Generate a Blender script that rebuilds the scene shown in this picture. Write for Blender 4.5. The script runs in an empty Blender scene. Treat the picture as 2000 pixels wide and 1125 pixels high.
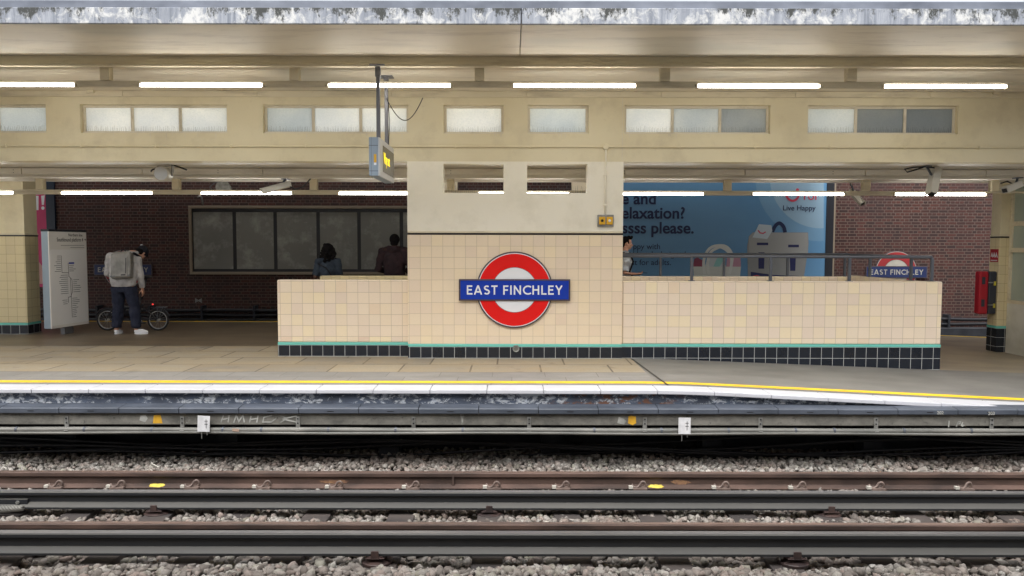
import bpy, bmesh, math, random
import numpy as np
from mathutils import Vector, Matrix, noise as mnoise
random.seed(7); np.random.seed(7)
S = bpy.context.scene
COL = S.collection
PI = math.pi

# ------------------------------------------------------------------ camera
HC = 1.62; F = 1444.0; PITCH = math.atan(82.5 / F)
cam = bpy.data.cameras.new("camera"); co = bpy.data.objects.new("camera", cam); COL.objects.link(co)
co.location = (0, 0, HC)
co.rotation_euler = (Matrix.Rotation(math.radians(90) - PITCH, 3, 'X') @ Matrix.Rotation(math.radians(0.1), 3, 'Z')).to_euler()
cam.sensor_width = 36; cam.lens = F / 2000 * 36; cam.clip_end = 2000; cam.clip_start = 0.05
S.camera = co

# ------------------------------------------------------------------ sky, sun, exposure
SUN_EL, SUN_AZ = 62, 195          # degrees; azimuth from +Y clockwise
w = bpy.data.worlds.new("World"); S.world = w; w.use_nodes = True
wn = w.node_tree.nodes; wl = w.node_tree.links
bgn = wn['Background']; sky = wn.new('ShaderNodeTexSky'); sky.sky_type = 'NISHITA'; sky.sun_disc = False
sky.sun_elevation = math.radians(SUN_EL); sky.sun_rotation = math.radians(SUN_AZ)
sky.air_density = 1.0; sky.dust_density = 4.0; sky.ozone_density = 1.0
hs = wn.new('ShaderNodeHueSaturation'); hs.inputs['Saturation'].default_value = 0.22
wl.new(sky.outputs[0], hs.inputs['Color']); wl.new(hs.outputs[0], bgn.inputs['Color'])
bgn.inputs['Strength'].default_value = 0.12
sl = bpy.data.lights.new("sun", 'SUN'); so = bpy.data.objects.new("sun", sl); COL.objects.link(so)
sl.energy = 1.2; sl.angle = math.radians(60); sl.color = (1, 0.985, 0.96)
az, el = math.radians(SUN_AZ), math.radians(SUN_EL)
sd = Vector((math.sin(az) * math.cos(el), math.cos(az) * math.cos(el), math.sin(el)))
so.rotation_euler = sd.to_track_quat('Z', 'Y').to_euler(); so.location = (0, -5, 12)
S.view_settings.view_transform = 'Standard'; S.view_settings.look = 'None'
S.view_settings.exposure = 1.3; S.view_settings.gamma = 1
S.render.engine = 'CYCLES'
S.cycles.use_denoising = True; S.cycles.max_bounces = 10; S.cycles.diffuse_bounces = 6
TUBE = 10.0                        # emission of the fluorescent tubes

# ------------------------------------------------------------------ helpers: names, pixels, meshes
def at(px, py, Y):
    """world X, Z of the photo's pixel (2000x1125) at distance Y"""
    u = (px - 1000) / F; v = (562.5 - py) / F
    dy = math.cos(PITCH) + v * math.sin(PITCH); dz = -math.sin(PITCH) + v * math.cos(PITCH)
    t = Y / dy
    return u * t, HC + dz * t

def tag(o, label=None, cat=None, group=None, kind=None):
    if label: o['label'] = label
    if cat: o['category'] = cat
    if group: o['group'] = group
    if kind: o['kind'] = kind
    return o

def thing(name, label, cat, loc=(0, 0, 0), group=None, kind=None):
    o = bpy.data.objects.new(name, None); COL.objects.link(o); o.location = loc
    o.empty_display_size = 0.1
    return tag(o, label, cat, group, kind)

def base(p):
    v = Vector((0, 0, 0))
    while p is not None:
        v += Vector(p.location); p = p.parent
    return v

def link(name, me, m, parent=None, smooth=False):
    o = bpy.data.objects.new(name, me); COL.objects.link(o)
    if m is not None and not me.materials: me.materials.append(m)
    if parent is not None:
        o.parent = parent
        b = base(parent)
        me.transform(Matrix.Translation(-b))
    if smooth:
        me.polygons.foreach_set('use_smooth', [True] * len(me.polygons))
    return o

class MB:
    def __init__(s): s.v = []; s.f = []
    def add(s, vs, fs):
        n = len(s.v); s.v += [tuple(a) for a in vs]; s.f += [tuple(i + n for i in f) for f in fs]; return s
    def box(s, x0, x1, y0, y1, z0, z1):
        return s.add([(x0,y0,z0),(x1,y0,z0),(x1,y1,z0),(x0,y1,z0),(x0,y0,z1),(x1,y0,z1),(x1,y1,z1),(x0,y1,z1)],
                     [(0,3,2,1),(4,5,6,7),(0,1,5,4),(1,2,6,5),(2,3,7,6),(3,0,4,7)])
    def obox(s, c, size, R):
        """box of size centred at c, rotated by the 3x3 matrix R"""
        a, b, d = size[0] / 2, size[1] / 2, size[2] / 2
        vs = [Vector(c) + R @ Vector(p) for p in [(-a,-b,-d),(a,-b,-d),(a,b,-d),(-a,b,-d),(-a,-b,d),(a,-b,d),(a,b,d),(-a,b,d)]]
        return s.add(vs, [(0,3,2,1),(4,5,6,7),(0,1,5,4),(1,2,6,5),(2,3,7,6),(3,0,4,7)])
    def tube(s, pts, r, n=10, caps=True):
        pts = [Vector(p) for p in pts]
        rs = r if isinstance(r, (list, tuple)) else [r] * len(pts)
        up = None; rings = []
        for i, p in enumerate(pts):
            d = (pts[min(i + 1, len(pts) - 1)] - pts[max(i - 1, 0)]).normalized()
            if up is None:
                up = d.orthogonal().normalized()
            up = (up - d * up.dot(d)); up = up.normalized() if up.length > 1e-6 else d.orthogonal().normalized()
            q = d.cross(up)
            rings.append([p + (up * math.cos(2*PI*k/n) + q * math.sin(2*PI*k/n)) * rs[i] for k in range(n)])
        vs = [v for rg in rings for v in rg]; fs = []
        for i in range(len(rings) - 1):
            for k in range(n):
                fs.append((i*n+k, i*n+(k+1) % n, (i+1)*n+(k+1) % n, (i+1)*n+k))
        if caps:
            fs.append(tuple(range(n))[::-1]); fs.append(tuple(range((len(rings)-1)*n, len(rings)*n)))
        return s.add(vs, fs)
    def loft(s, rings, n=18, caps=True):
        """horizontal elliptical rings: (cx, cy, cz, rx, ry)"""
        vs = [(cx + rx*math.cos(2*PI*k/n), cy + ry*math.sin(2*PI*k/n), cz) for cx, cy, cz, rx, ry in rings for k in range(n)]
        fs = []
        for i in range(len(rings) - 1):
            for k in range(n):
                fs.append((i*n+k, i*n+(k+1) % n, (i+1)*n+(k+1) % n, (i+1)*n+k))
        if caps:
            fs.append(tuple(range(n))[::-1]); fs.append(tuple(range((len(rings)-1)*n, len(rings)*n)))
        return s.add(vs, fs)
    def ball(s, c, r, R=None, nu=16, nv=10):
        c = Vector(c); rr = Vector(r) if hasattr(r, '__len__') else Vector((r, r, r))
        vs = []; fs = []
        for j in range(nv + 1):
            t = PI * j / nv
            for k in range(nu):
                p = Vector((math.sin(t)*math.cos(2*PI*k/nu)*rr.x, math.sin(t)*math.sin(2*PI*k/nu)*rr.y, math.cos(t)*rr.z))
                vs.append(c + (R @ p if R else p))
        for j in range(nv):
            for k in range(nu):
                fs.append((j*nu+k, (j+1)*nu+k, (j+1)*nu+(k+1) % nu, j*nu+(k+1) % nu))
        return s.add(vs, fs)
    def prism(s, pts, M, d):
        """outline pts (u, v) laid in the plane of M (function u, v, w -> xyz), thickness d"""
        n = len(pts)
        vs = [M(u, v, 0) for u, v in pts] + [M(u, v, d) for u, v in pts]
        return s.add(vs, [tuple(range(n))[::-1], tuple(range(n, 2*n))] + [(i, (i+1) % n, n+(i+1) % n, n+i) for i in range(n)])
    def extrude_x(s, prof, x0, x1):
        return s.prism(prof, lambda u, v, w: (x0 + w, u, v), x1 - x0)
    def lathe(s, prof, c, axis='Z', n=24):
        vs = []; fs = []
        for r, h in prof:
            for k in range(n):
                a = 2*PI*k/n; p, q = r*math.cos(a), r*math.sin(a)
                v = {'Z': (p, q, h), 'Y': (p, h, q), 'X': (h, p, q)}[axis]
                vs.append((c[0]+v[0], c[1]+v[1], c[2]+v[2]))
        for i in range(len(prof)-1):
            for k in range(n):
                fs.append((i*n+k, i*n+(k+1) % n, (i+1)*n+(k+1) % n, (i+1)*n+k))
        fs.append(tuple(range(n))[::-1]); fs.append(tuple(range((len(prof)-1)*n, len(prof)*n)))
        return s.add(vs, fs)
    def mesh(s, name):
        me = bpy.data.meshes.new(name); me.from_pydata(s.v, [], s.f)
        bm = bmesh.new(); bm.from_mesh(me); bmesh.ops.recalc_face_normals(bm, faces=bm.faces); bm.to_mesh(me); bm.free()
        me.update(); return me
    def build(s, name, m, parent=None, bevel=0, smooth=False, segs=2):
        o = link(name, s.mesh(name), m, parent, smooth)
        if bevel:
            b = o.modifiers.new('bevel', 'BEVEL'); b.width = bevel; b.segments = segs; b.limit_method = 'ANGLE'; b.angle_limit = math.radians(40)
        return o

def flat(prof, name, m, parent, y, d=0.002, bm=None):
    """outline of (x, z) points standing at y, facing the tracks on the camera's side"""
    b = bm or MB()
    b.prism(prof, lambda u, v, w_: (u, y - w_, v), d)
    return b.build(name, m, parent) if bm is None else b

FOLD = bpy.data.textures.new('folds', 'CLOUDS'); FOLD.noise_scale = 0.085; FOLD.noise_depth = 2
def blob(mb, name, m, parent, voxel=0.01, smooth=6, folds=0.0):
    """joins the collected solids into one continuous skin"""
    me = mb.mesh(name); o = bpy.data.objects.new('t', me); COL.objects.link(o)
    r = o.modifiers.new('r', 'REMESH'); r.mode = 'VOXEL'; r.voxel_size = voxel
    if smooth:
        q = o.modifiers.new('s', 'SMOOTH'); q.iterations = smooth; q.factor = 0.5
    if folds:
        q = o.modifiers.new('d', 'DISPLACE'); q.texture = FOLD; q.strength = folds; q.mid_level = 0.5; q.texture_coords = 'LOCAL'
    dg = bpy.context.evaluated_depsgraph_get()
    ne = bpy.data.meshes.new_from_object(o.evaluated_get(dg)); ne.name = name
    bpy.data.objects.remove(o); ne.materials.clear()
    return link(name, ne, m, parent, True)

def text(body, name, m, parent, size, x, y, z, align='LEFT', bold=0.0, d=0.001, R=None, sx=1.0):
    c = bpy.data.curves.new(name, 'FONT'); c.body = body; c.size = size; c.align_x = align; c.offset = bold * size; c.extrude = d
    o = bpy.data.objects.new('t', c); COL.objects.link(o)
    dg = bpy.context.evaluated_depsgraph_get()
    me = bpy.data.meshes.new_from_object(o.evaluated_get(dg)); bpy.data.objects.remove(o)
    me.name = name; me.materials.clear()
    R = R or Matrix.Rotation(PI/2, 4, 'X')
    me.transform(Matrix.Translation((x, y, z)) @ R @ Matrix.Scale(sx, 4, (1, 0, 0)))
    return link(name, me, m, parent)

# ------------------------------------------------------------------ materials
def lin(r, g, b, k=1.0):
    def f(c):
        c /= 255
        return (c / 12.92 if c <= 0.04045 else ((c + 0.055) / 1.055) ** 2.4) * k
    return (f(r), f(g), f(b), 1)

class NT:
    def __init__(s, name, rough=0.6, metal=0.0, spec=0.5):
        s.m = bpy.data.materials.new(name); s.m.use_nodes = True; s.t = s.m.node_tree
        s.b = s.t.nodes['Principled BSDF']; s.out = s.t.nodes['Material Output']
        s.b.inputs['Roughness'].default_value = rough; s.b.inputs['Metallic'].default_value = metal
        s.b.inputs['Specular IOR Level'].default_value = spec
    def n(s, typ, **kw):
        x = s.t.nodes.new('ShaderNode' + typ)
        for k, v in kw.items(): setattr(x, k, v)
        return x
    def put(s, sock, v):
        if hasattr(v, 'is_output') or hasattr(v, 'links'): s.t.links.new(v, sock)
        else: sock.default_value = v
    def pos(s, scale=(1, 1, 1), off=(0, 0, 0)):
        g = s.n('NewGeometry'); mp = s.n('Mapping')
        s.t.links.new(g.outputs['Position'], mp.inputs['Vector'])
        mp.inputs['Scale'].default_value = scale; mp.inputs['Location'].default_value = off
        return mp.outputs[0]
    def obj(s, scale=(1, 1, 1)):
        g = s.n('TexCoord'); mp = s.n('Mapping'); s.t.links.new(g.outputs['Object'], mp.inputs['Vector'])
        mp.inputs['Scale'].default_value = scale; return mp.outputs[0]
    def noise(s, vec, scale, detail=4, rough=0.55, dist=0.0):
        x = s.n('TexNoise'); s.put(x.inputs['Vector'], vec); x.inputs['Scale'].default_value = scale
        x.inputs['Detail'].default_value = detail; x.inputs['Roughness'].default_value = rough; x.inputs['Distortion'].default_value = dist
        return x.outputs['Fac']
    def ramp(s, fac, stops, interp='LINEAR'):
        x = s.n('ValToRGB'); s.put(x.inputs['Fac'], fac); e = x.color_ramp; e.interpolation = interp
        while len(e.elements) > 1: e.elements.remove(e.elements[-1])
        e.elements[0].position = stops[0][0]; e.elements[0].color = stops[0][1]
        for p, c in stops[1:]:
            q = e.elements.new(p); q.color = c
        return x.outputs['Color']
    def step(s, fac, a, b):
        x = s.n('MapRange'); s.put(x.inputs['Value'], fac); x.inputs['From Min'].default_value = a; x.inputs['From Max'].default_value = b
        return x.outputs[0]
    def mix(s, fac, a, b, mode='MIX'):
        x = s.n('Mix', data_type='RGBA', blend_type=mode); s.put(x.inputs[0], fac); s.put(x.inputs[6], a); s.put(x.inputs[7], b)
        return x.outputs[2]
    def math(s, op, a, b=0.0, c=None):
        x = s.n('Math', operation=op); s.put(x.inputs[0], a); s.put(x.inputs[1], b)
        if c is not None: s.put(x.inputs[2], c)
        return x.outputs[0]
    def color(s, c): s.put(s.b.inputs['Base Color'], c); return s
    def rough(s, c): s.put(s.b.inputs['Roughness'], c); return s
    def bump(s, h, strength=0.3, dist=0.01):
        x = s.n('Bump'); s.put(x.inputs['Height'], h); x.inputs['Strength'].default_value = strength; x.inputs['Distance'].default_value = dist
        s.t.links.new(x.outputs[0], s.b.inputs['Normal']); return s

def mottled(name, c1, c2, scale=3, rough=0.6, bump=0.15, bs=40, stretch=(1, 1, 1), metal=0.0, spec=0.5, lo=0.35, hi=0.65, bd=0.004):
    t = NT(name, rough, metal, spec); v = t.pos(stretch)
    t.color(t.mix(t.step(t.noise(v, scale, 5), lo, hi), c1, c2))
    if bump: t.bump(t.noise(t.pos(), bs, 4), bump, bd)
    return t.m

def plain(name, c, rough=0.5, metal=0.0, var=0.12):
    t = NT(name, rough, metal); f = t.noise(t.obj(), 6, 3)
    k = tuple(x * (1 - var) for x in c[:3]) + (1,); t.color(t.mix(f, k, c)); return t.m

def paint_cream(name, c, dirt, amount=0.5, streak=True, smudge=(0.9, 0.9, 0.9), patch=None):
    """painted concrete: tone drift, grime that runs with the surface, hairline scratches"""
    t = NT(name, 0.55)
    v1 = t.pos(); f1 = t.noise(v1, 0.7, 5)
    col = t.mix(t.step(f1, 0.3, 0.7), c, tuple(a * b for a, b in zip(c[:3], smudge)) + (1,))
    vs = t.pos((0.5, 2.5, 3.0) if streak else (1, 1, 1)); f2 = t.noise(vs, 2.2, 8, 0.65)
    col = t.mix(t.math('MULTIPLY', t.step(f2, 0.5, 0.75), amount), col, dirt)
    f3 = t.noise(t.pos((0.6, 1, 1)), 14, 6, 0.7)
    col = t.mix(t.math('MULTIPLY', t.step(f3, 0.62, 0.72), 0.45 * amount), col, dirt)
    if patch:
        f4 = t.noise(t.pos((0.8, 1.6, 1), (3, 1, 0)), 0.55, 2)
        col = t.mix(t.math('MULTIPLY', t.step(f4, 0.52, 0.66), 0.55), col, patch)
    t.color(col); t.bump(t.noise(v1, 25, 5), 0.12, 0.006)
    return t.m

C_WALL = lin(231, 221, 190); C_CEIL = lin(232, 223, 204); C_PIER = lin(245, 239, 222)
m_wall = paint_cream('cream_wall_paint', C_WALL, lin(164, 148, 116), 0.32, False, (0.94, 0.92, 0.87))
m_ceil = paint_cream('ceiling_paint', C_CEIL, lin(158, 142, 122), 0.5, True, (0.95, 0.93, 0.9), lin(184, 182, 168))
m_pier = paint_cream('white_render', C_PIER, lin(180, 170, 140), 0.25, False, (0.97, 0.96, 0.93))
m_trim = paint_cream('trim_paint', lin(228, 217, 188), lin(130, 116, 92), 0.5, True)
m_frame = paint_cream('window_frame_paint', lin(230, 221, 200), lin(150, 134, 108), 0.5, False)
m_fasc_band = paint_cream('step_paint', lin(236, 226, 196), lin(120, 104, 80), 0.5, True)

m_low = paint_cream('low_ceiling_paint', lin(238, 234, 224), lin(156, 146, 132), 0.4, True, (0.96, 0.95, 0.93))
def make_fascia():
    t = NT('weathered_fascia', 0.75)
    v = t.pos((1, 1, 0.8))
    big = t.noise(t.pos((0.9, 1, 0.6)), 2.2, 5); fine = t.noise(v, 9, 10, 0.72, 0.6); drip = t.noise(t.pos((9, 1, 0.7)), 2.5, 6, 0.7)
    col = t.mix(t.step(drip, 0.35, 0.65), lin(166, 170, 178), lin(118, 124, 134))
    col = t.mix(t.step(t.math('ADD', t.math('MULTIPLY', fine, 0.6), t.math('MULTIPLY', big, 0.4)), 0.49, 0.57), col, lin(204, 204, 202))
    sz = t.n('SeparateXYZ'); g = t.n('NewGeometry'); t.t.links.new(g.outputs['Position'], sz.inputs[0])
    top = t.step(sz.outputs['Z'], 3.90, 4.06)
    f2 = t.noise(t.pos((1, 1, 0.5), (7, 0, 3)), 8, 12, 0.8)
    f3 = t.noise(t.pos((1, 1, 0.2), (1, 0, 3)), 1.1, 3)
    mold = t.step(t.math('ADD', t.math('ADD', f2, t.math('MULTIPLY', top, 0.14)), t.math('MULTIPLY', t.math('SUBTRACT', f3, 0.5), 0.35)), 0.60, 0.67)
    col = t.mix(mold, col, lin(62, 64, 62))
    t.color(col); t.bump(fine, 0.5, 0.01); return t.m
m_fascia = make_fascia()
m_flash = mottled('grey_flashing', lin(124, 130, 142), lin(90, 96, 108), 3, 0.5, 0.1, 20, (0.6, 1, 1))

def tiles(name, stops, size, ox, oz, grout, rough=0.25, gw=0.025, wob=0.06):
    t = NT(name, rough)
    g = t.n('NewGeometry'); sp = t.n('SeparateXYZ'); t.t.links.new(g.outputs['Position'], sp.inputs[0])
    u = t.math('DIVIDE', t.math('SUBTRACT', t.math('ADD', sp.outputs['X'], sp.outputs['Y']), ox), size)
    v = t.math('DIVIDE', t.math('SUBTRACT', sp.outputs['Z'], oz), size)
    cu = t.math('FLOOR', u); cv = t.math('FLOOR', v)
    cb = t.n('CombineXYZ'); t.put(cb.inputs[0], cu); t.put(cb.inputs[1], cv)
    wn_ = t.n('TexWhiteNoise'); wn_.noise_dimensions = '2D'; t.t.links.new(cb.outputs[0], wn_.inputs['Vector'])
    col = t.ramp(wn_.outputs['Value'], stops)
    f = t.noise(t.pos((1, 1, 1)), 1.1, 4); col = t.mix(t.math('MULTIPLY', t.step(f, 0.3, 0.75), 0.35), col, stops[-1][1])
    f9 = t.noise(t.pos(), 40, 5, 0.6); col = t.mix(t.math('MULTIPLY', t.step(f9, 0.5, 0.8), wob), col, lin(150, 120, 90))
    def edge(a):
        fr = t.math('FRACT', a); return t.math('MINIMUM', fr, t.math('SUBTRACT', 1.0, fr))
    e = t.math('MINIMUM', edge(u), edge(v)); mask = t.step(e, gw * 0.55, gw * 0.9)
    t.color(t.mix(mask, grout, col))
    t.put(t.b.inputs['Roughness'], t.math('MULTIPLY_ADD', mask, rough - 0.8, 0.8))
    # each tile sits at its own slight tilt, edges rounded into the joint
    wob_ = t.n('TexWhiteNoise'); wob_.noise_dimensions = '2D'; t.t.links.new(cb.outputs[0], wob_.inputs['Vector'])
    h = t.math('ADD', t.step(e, 0.0, gw * 1.8), t.math('MULTIPLY', t.noise(t.pos(), 9, 2), 0.5))
    t.bump(h, 0.25, 0.004); return t.m
TS = 0.1615
cream_stops = [(0, lin(237, 218, 191)), (0.25, lin(241, 222, 193)), (0.45, lin(239, 221, 193)), (0.62, lin(235, 216, 193)), (0.78, lin(234, 213, 189)), (0.92, lin(243, 224, 189)), (1, lin(238, 219, 192))]
m_tile = tiles('cream_tiles', cream_stops, TS, 10.6 - 1.495, 1.775, lin(196, 178, 148), gw=0.022)
pale_stops = [(0, lin(240, 223, 199)), (0.2, lin(244, 226, 201)), (0.42, lin(239, 221, 201)), (0.62, lin(236, 217, 197)), (0.78, lin(244, 226, 195)), (0.94, lin(246, 229, 193)), (0.975, lin(234, 209, 187)), (1, lin(240, 222, 199))]
m_tile2 = tiles('cream_wall_tiles', pale_stops, TS, 10.63 + 1.58, 1.10, lin(192, 174, 148), gw=0.024)
m_tile_old = tiles('yellowed_tiles', [(0, lin(220, 205, 164)), (0.5, lin(226, 211, 168)), (1, lin(216, 201, 162))], TS, 0.03, 1.775, lin(176, 156, 112), 0.3, 0.022)
m_black = tiles('black_skirting_tiles', [(0, lin(26, 32, 42)), (0.5, lin(32, 38, 48)), (1, lin(22, 28, 38))], TS, 10.6 - 1.495, 0.1655, lin(196, 198, 196), 0.22, 0.024, 0.02)
m_teal = plain('teal_glazed_strip', lin(118, 206, 192), 0.25)
m_blacktrim = plain('black_glazed_trim', lin(44, 38, 40), 0.3)

def bricks(name, c1, c2, mortar, dx=0.0):
    t = NT(name, 0.8)
    v = t.pos((1, 1, 1), (dx, 0, 0)); sp = t.n('SeparateXYZ'); t.t.links.new(v, sp.inputs[0])
    cb = t.n('CombineXYZ'); t.put(cb.inputs[0], sp.outputs['X']); t.put(cb.inputs[1], sp.outputs['Z'])
    nz = t.n('TexNoise'); t.t.links.new(cb.outputs[0], nz.inputs['Vector']); nz.inputs['Scale'].default_value = 9
    ad = t.n('VectorMath', operation='MULTIPLY_ADD'); t.t.links.new(nz.outputs['Color'], ad.inputs[0]); ad.inputs[1].default_value = (0.008, 0.008, 0); t.t.links.new(cb.outputs[0], ad.inputs[2])
    bt = t.n('TexBrick'); t.t.links.new(ad.outputs[0], bt.inputs['Vector'])
    bt.offset = 0.5; bt.squash = 0.5; bt.squash_frequency = 2
    bt.inputs['Scale'].default_value = 1; bt.inputs['Brick Width'].default_value = 0.23; bt.inputs['Row Height'].default_value = 0.075
    bt.inputs['Mortar Size'].default_value = 0.009; bt.inputs['Mortar Smooth'].default_value = 0.2; bt.inputs['Bias'].default_value = 0.0
    bt.inputs['Color1'].default_value = c1; bt.inputs['Color2'].default_value = c2; bt.inputs['Mortar'].default_value = mortar
    f = t.noise(t.pos(), 0.9, 6, 0.6)
    col = t.mix(t.step(f, 0.35, 0.7), bt.outputs['Color'], lin(52, 38, 38), 'MIX')
    col2 = t.mix(0.45, bt.outputs['Color'], col)
    f2 = t.noise(t.pos(), 22, 4); col2 = t.mix(t.math('MULTIPLY', t.step(f2, 0.5, 0.8), 0.35), col2, lin(44, 34, 34))
    t.color(col2); t.bump(t.math('SUBTRACT', 1.0, bt.outputs['Fac']), 0.5, 0.01); return t.m
m_brick = bricks('dark_red_brick', lin(82, 43, 35), lin(48, 29, 26), lin(104, 87, 79))

def paving(name, c1, c2, c3, joint, bw, rh, ox=0.0, oy=0.0, js=0.008):
    t = NT(name, 0.6)
    v = t.pos((1, 1, 1), (ox, oy, 0))
    bt = t.n('TexBrick'); t.t.links.new(v, bt.inputs['Vector']); bt.offset = 0.37
    bt.inputs['Scale'].default_value = 1; bt.inputs['Brick Width'].default_value = bw; bt.inputs['Row Height'].default_value = rh
    bt.inputs['Mortar Size'].default_value = js; bt.inputs['Mortar Smooth'].default_value = 0.2
    bt.inputs['Color1'].default_value = c1; bt.inputs['Color2'].default_value = c2; bt.inputs['Mortar'].default_value = joint
    f = t.noise(t.pos((1, 1.6, 1)), 1.4, 6, 0.6); col = t.mix(t.math('MULTIPLY', t.step(f, 0.4, 0.7), 0.6), bt.outputs['Color'], c3)
    f2 = t.noise(t.pos(), 30, 5, 0.7); col = t.mix(t.math('MULTIPLY', t.step(f2, 0.5, 0.75), 0.3), col, joint)
    f3 = t.noise(t.pos((1, 1, 1), (4, 0, 0)), 2.6, 4, 0.6); col = t.mix(t.math('MULTIPLY', t.step(f3, 0.6, 0.68), 0.28), col, joint)
    t.color(col); t.rough(t.step(f, -0.6, 1.1)); t.bump(t.math('ADD', t.math('SUBTRACT', 1.0, bt.outputs['Fac']), t.math('MULTIPLY', f2, 0.4)), 0.3, 0.006)
    return t.m
m_slab = paving('sandstone_paving', lin(162, 151, 131), lin(138, 130, 117), lin(170, 152, 120), lin(84, 76, 66), 0.92, 0.605, 0.2, -9.41, 0.013)
m_border = paving('grey_border_slabs', lin(142, 139, 134), lin(130, 128, 124), lin(124, 120, 114), lin(104, 100, 96), 0.66, 0.34, 0.0, -9.07, 0.005)
m_asph = mottled('worn_grey_asphalt', lin(128, 126, 121), lin(110, 108, 104), 1.3, 0.55, 0.25, 120, (1, 1.8, 1))
m_dark = mottled('polished_dark_floor', lin(122, 108, 88), lin(98, 88, 74), 1.1, 0.42, 0.1, 60, (1, 2, 1))
m_brown = mottled('brown_worn_floor', lin(150, 136, 112), lin(128, 118, 102), 1.2, 0.5, 0.15, 60, (1, 2, 1))
def make_white():
    t = NT('white_edge_paint', 0.45)
    f = t.noise(t.pos((0.5, 1, 1)), 3, 6, 0.65); f2 = t.noise(t.pos(), 40, 4)
    col = t.mix(t.math('MULTIPLY', t.step(f, 0.45, 0.7), 0.35), lin(196, 197, 203), lin(164, 164, 168))
    col = t.mix(t.math('MULTIPLY', t.step(f2, 0.66, 0.72), 0.4), col, lin(130, 126, 120)); t.color(col); return t.m
m_white = make_white()
m_yellow = mottled('yellow_line_paint', lin(250, 206, 30), lin(236, 188, 30), 5, 0.5, 0.15, 60)

def make_riser():
    t = NT('flaking_navy_paint', 0.65)
    v = t.pos((1, 1, 1.6)); fine = t.noise(v, 11, 12, 0.75, 0.7); big = t.noise(t.pos((0.8, 1, 0.3)), 1.3, 3)
    col = t.mix(t.step(t.noise(v, 5, 5), 0.3, 0.7), lin(62, 67, 78), lin(86, 96, 114))
    pale = t.step(t.math('ADD', t.math('MULTIPLY', fine, 0.75), t.math('MULTIPLY', big, 0.3)), 0.525, 0.575)
    col = t.mix(pale, col, t.mix(t.noise(v, 16, 3), lin(166, 178, 196), lin(216, 216, 212)))
    x = t.n('SeparateXYZ'); g = t.n('NewGeometry'); t.t.links.new(g.outputs['Position'], x.inputs[0])
    win = t.math('MULTIPLY', t.step(x.outputs['X'], 0.3, 0.8), t.math('SUBTRACT', 1.0, t.step(x.outputs['X'], 1.6, 2.1)))
    rust = t.math('MULTIPLY', win, t.step(t.noise(t.pos((1, 1, 2), (5, 2, 1)), 7, 10, 0.7), 0.5, 0.56))
    col = t.mix(rust, col, lin(112, 78, 62)); t.color(col); t.bump(fine, 0.6, 0.01); return t.m
m_riser = make_riser()
def make_beam():
    t = NT('grimy_concrete', 0.8)
    f = t.noise(t.pos((1, 1, 1.5)), 3.5, 8, 0.68); f2 = t.noise(t.pos((1, 1, 0.6), (3, 0, 9)), 1.6, 6, 0.7, 0.6)
    col = t.mix(t.step(f, 0.32, 0.68), lin(86, 85, 80), lin(136, 133, 125))
    col = t.mix(t.step(f2, 0.66, 0.74), col, lin(206, 206, 200)); col = t.mix(t.step(t.noise(t.pos(), 24, 6, 0.7), 0.58, 0.7), col, lin(70, 70, 66))
    t.color(col); t.bump(f, 0.4, 0.01); return t.m
m_beam = make_beam()
m_cover = mottled('slate_grey_plastic', lin(80, 86, 97), lin(60, 66, 76), 4, 0.55, 0.15, 30, (0.5, 1, 1))
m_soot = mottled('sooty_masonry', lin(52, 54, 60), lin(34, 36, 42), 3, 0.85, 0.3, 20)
m_pipe = mottled('grimy_grey_pipe', lin(126, 124, 118), lin(92, 92, 88), 5, 0.5, 0.15, 30, (0.4, 1, 1))
m_galv = mottled('galvanised_steel', lin(170, 170, 166), lin(126, 126, 122), 12, 0.45, 0.1, 60, metal=0.5)
m_blackcable = plain('black_cable', lin(34, 34, 38), 0.5)
m_rail = mottled('rusty_rail_steel', lin(98, 79, 71), lin(62, 52, 48), 4, 0.6, 0.4, 60, (0.4, 1, 1.5), spec=0.35)
m_rail_top = mottled('worn_rail_head', lin(132, 110, 100), lin(106, 90, 83), 3, 0.38, 0.1, 40, (0.2, 1, 1), metal=0.3)
def make_cond():
    t = NT('dark_conductor_steel', 0.55); f = t.noise(t.pos((0.25, 1, 1)), 4, 6, 0.65)
    g = t.n('NewGeometry'); sp = t.n('SeparateXYZ'); t.t.links.new(g.outputs['Normal'], sp.inputs[0])
    col = t.mix(t.step(f, 0.3, 0.7), lin(48, 50, 52), lin(36, 38, 42))
    up_face = t.math('MULTIPLY', t.step(sp.outputs['Z'], 0.1, 0.4), t.step(f, -0.2, 0.9))  # paler on upward faces
    t.color(t.mix(up_face, col, lin(88, 86, 81))); t.bump(t.noise(t.pos((0.3, 1, 1)), 40, 4), 0.15, 0.004); return t.m
m_cond = make_cond()
m_cond_top = mottled('polished_conductor_top', lin(132, 130, 130), lin(104, 104, 106), 4, 0.35, 0.08, 40, (0.15, 1, 1), metal=0.4)
m_insul = mottled('brown_glazed_pot', lin(80, 64, 60), lin(54, 46, 46), 8, 0.35, 0.1, 40)
m_sleeper = mottled('dark_tarred_timber', lin(84, 76, 72), lin(56, 52, 52), 4, 0.85, 0.6, 30, (0.3, 1, 3))
m_clip = mottled('rust_brown_clip', lin(124, 108, 100), lin(96, 82, 76), 20, 0.55, 0.1, 60)
m_nylon = plain('pale_nylon', lin(200, 196, 186), 0.5)
m_ypaint = mottled('splashed_yellow_paint', lin(226, 206, 90), lin(196, 172, 70), 18, 0.6, 0.1, 40)
m_ypaint2 = mottled('orange_yellow_paint', lin(226, 176, 52), lin(206, 156, 46), 12, 0.6, 0.1, 40)
m_chalk = mottled('white_chalk_paint', lin(190, 190, 184), lin(132, 132, 126), 9, 0.85, 0)
m_plate = mottled('white_plate', lin(226, 226, 228), lin(196, 196, 198), 10, 0.5, 0.05, 40)
m_ink = plain('black_ink', lin(24, 24, 28), 0.5)
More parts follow.
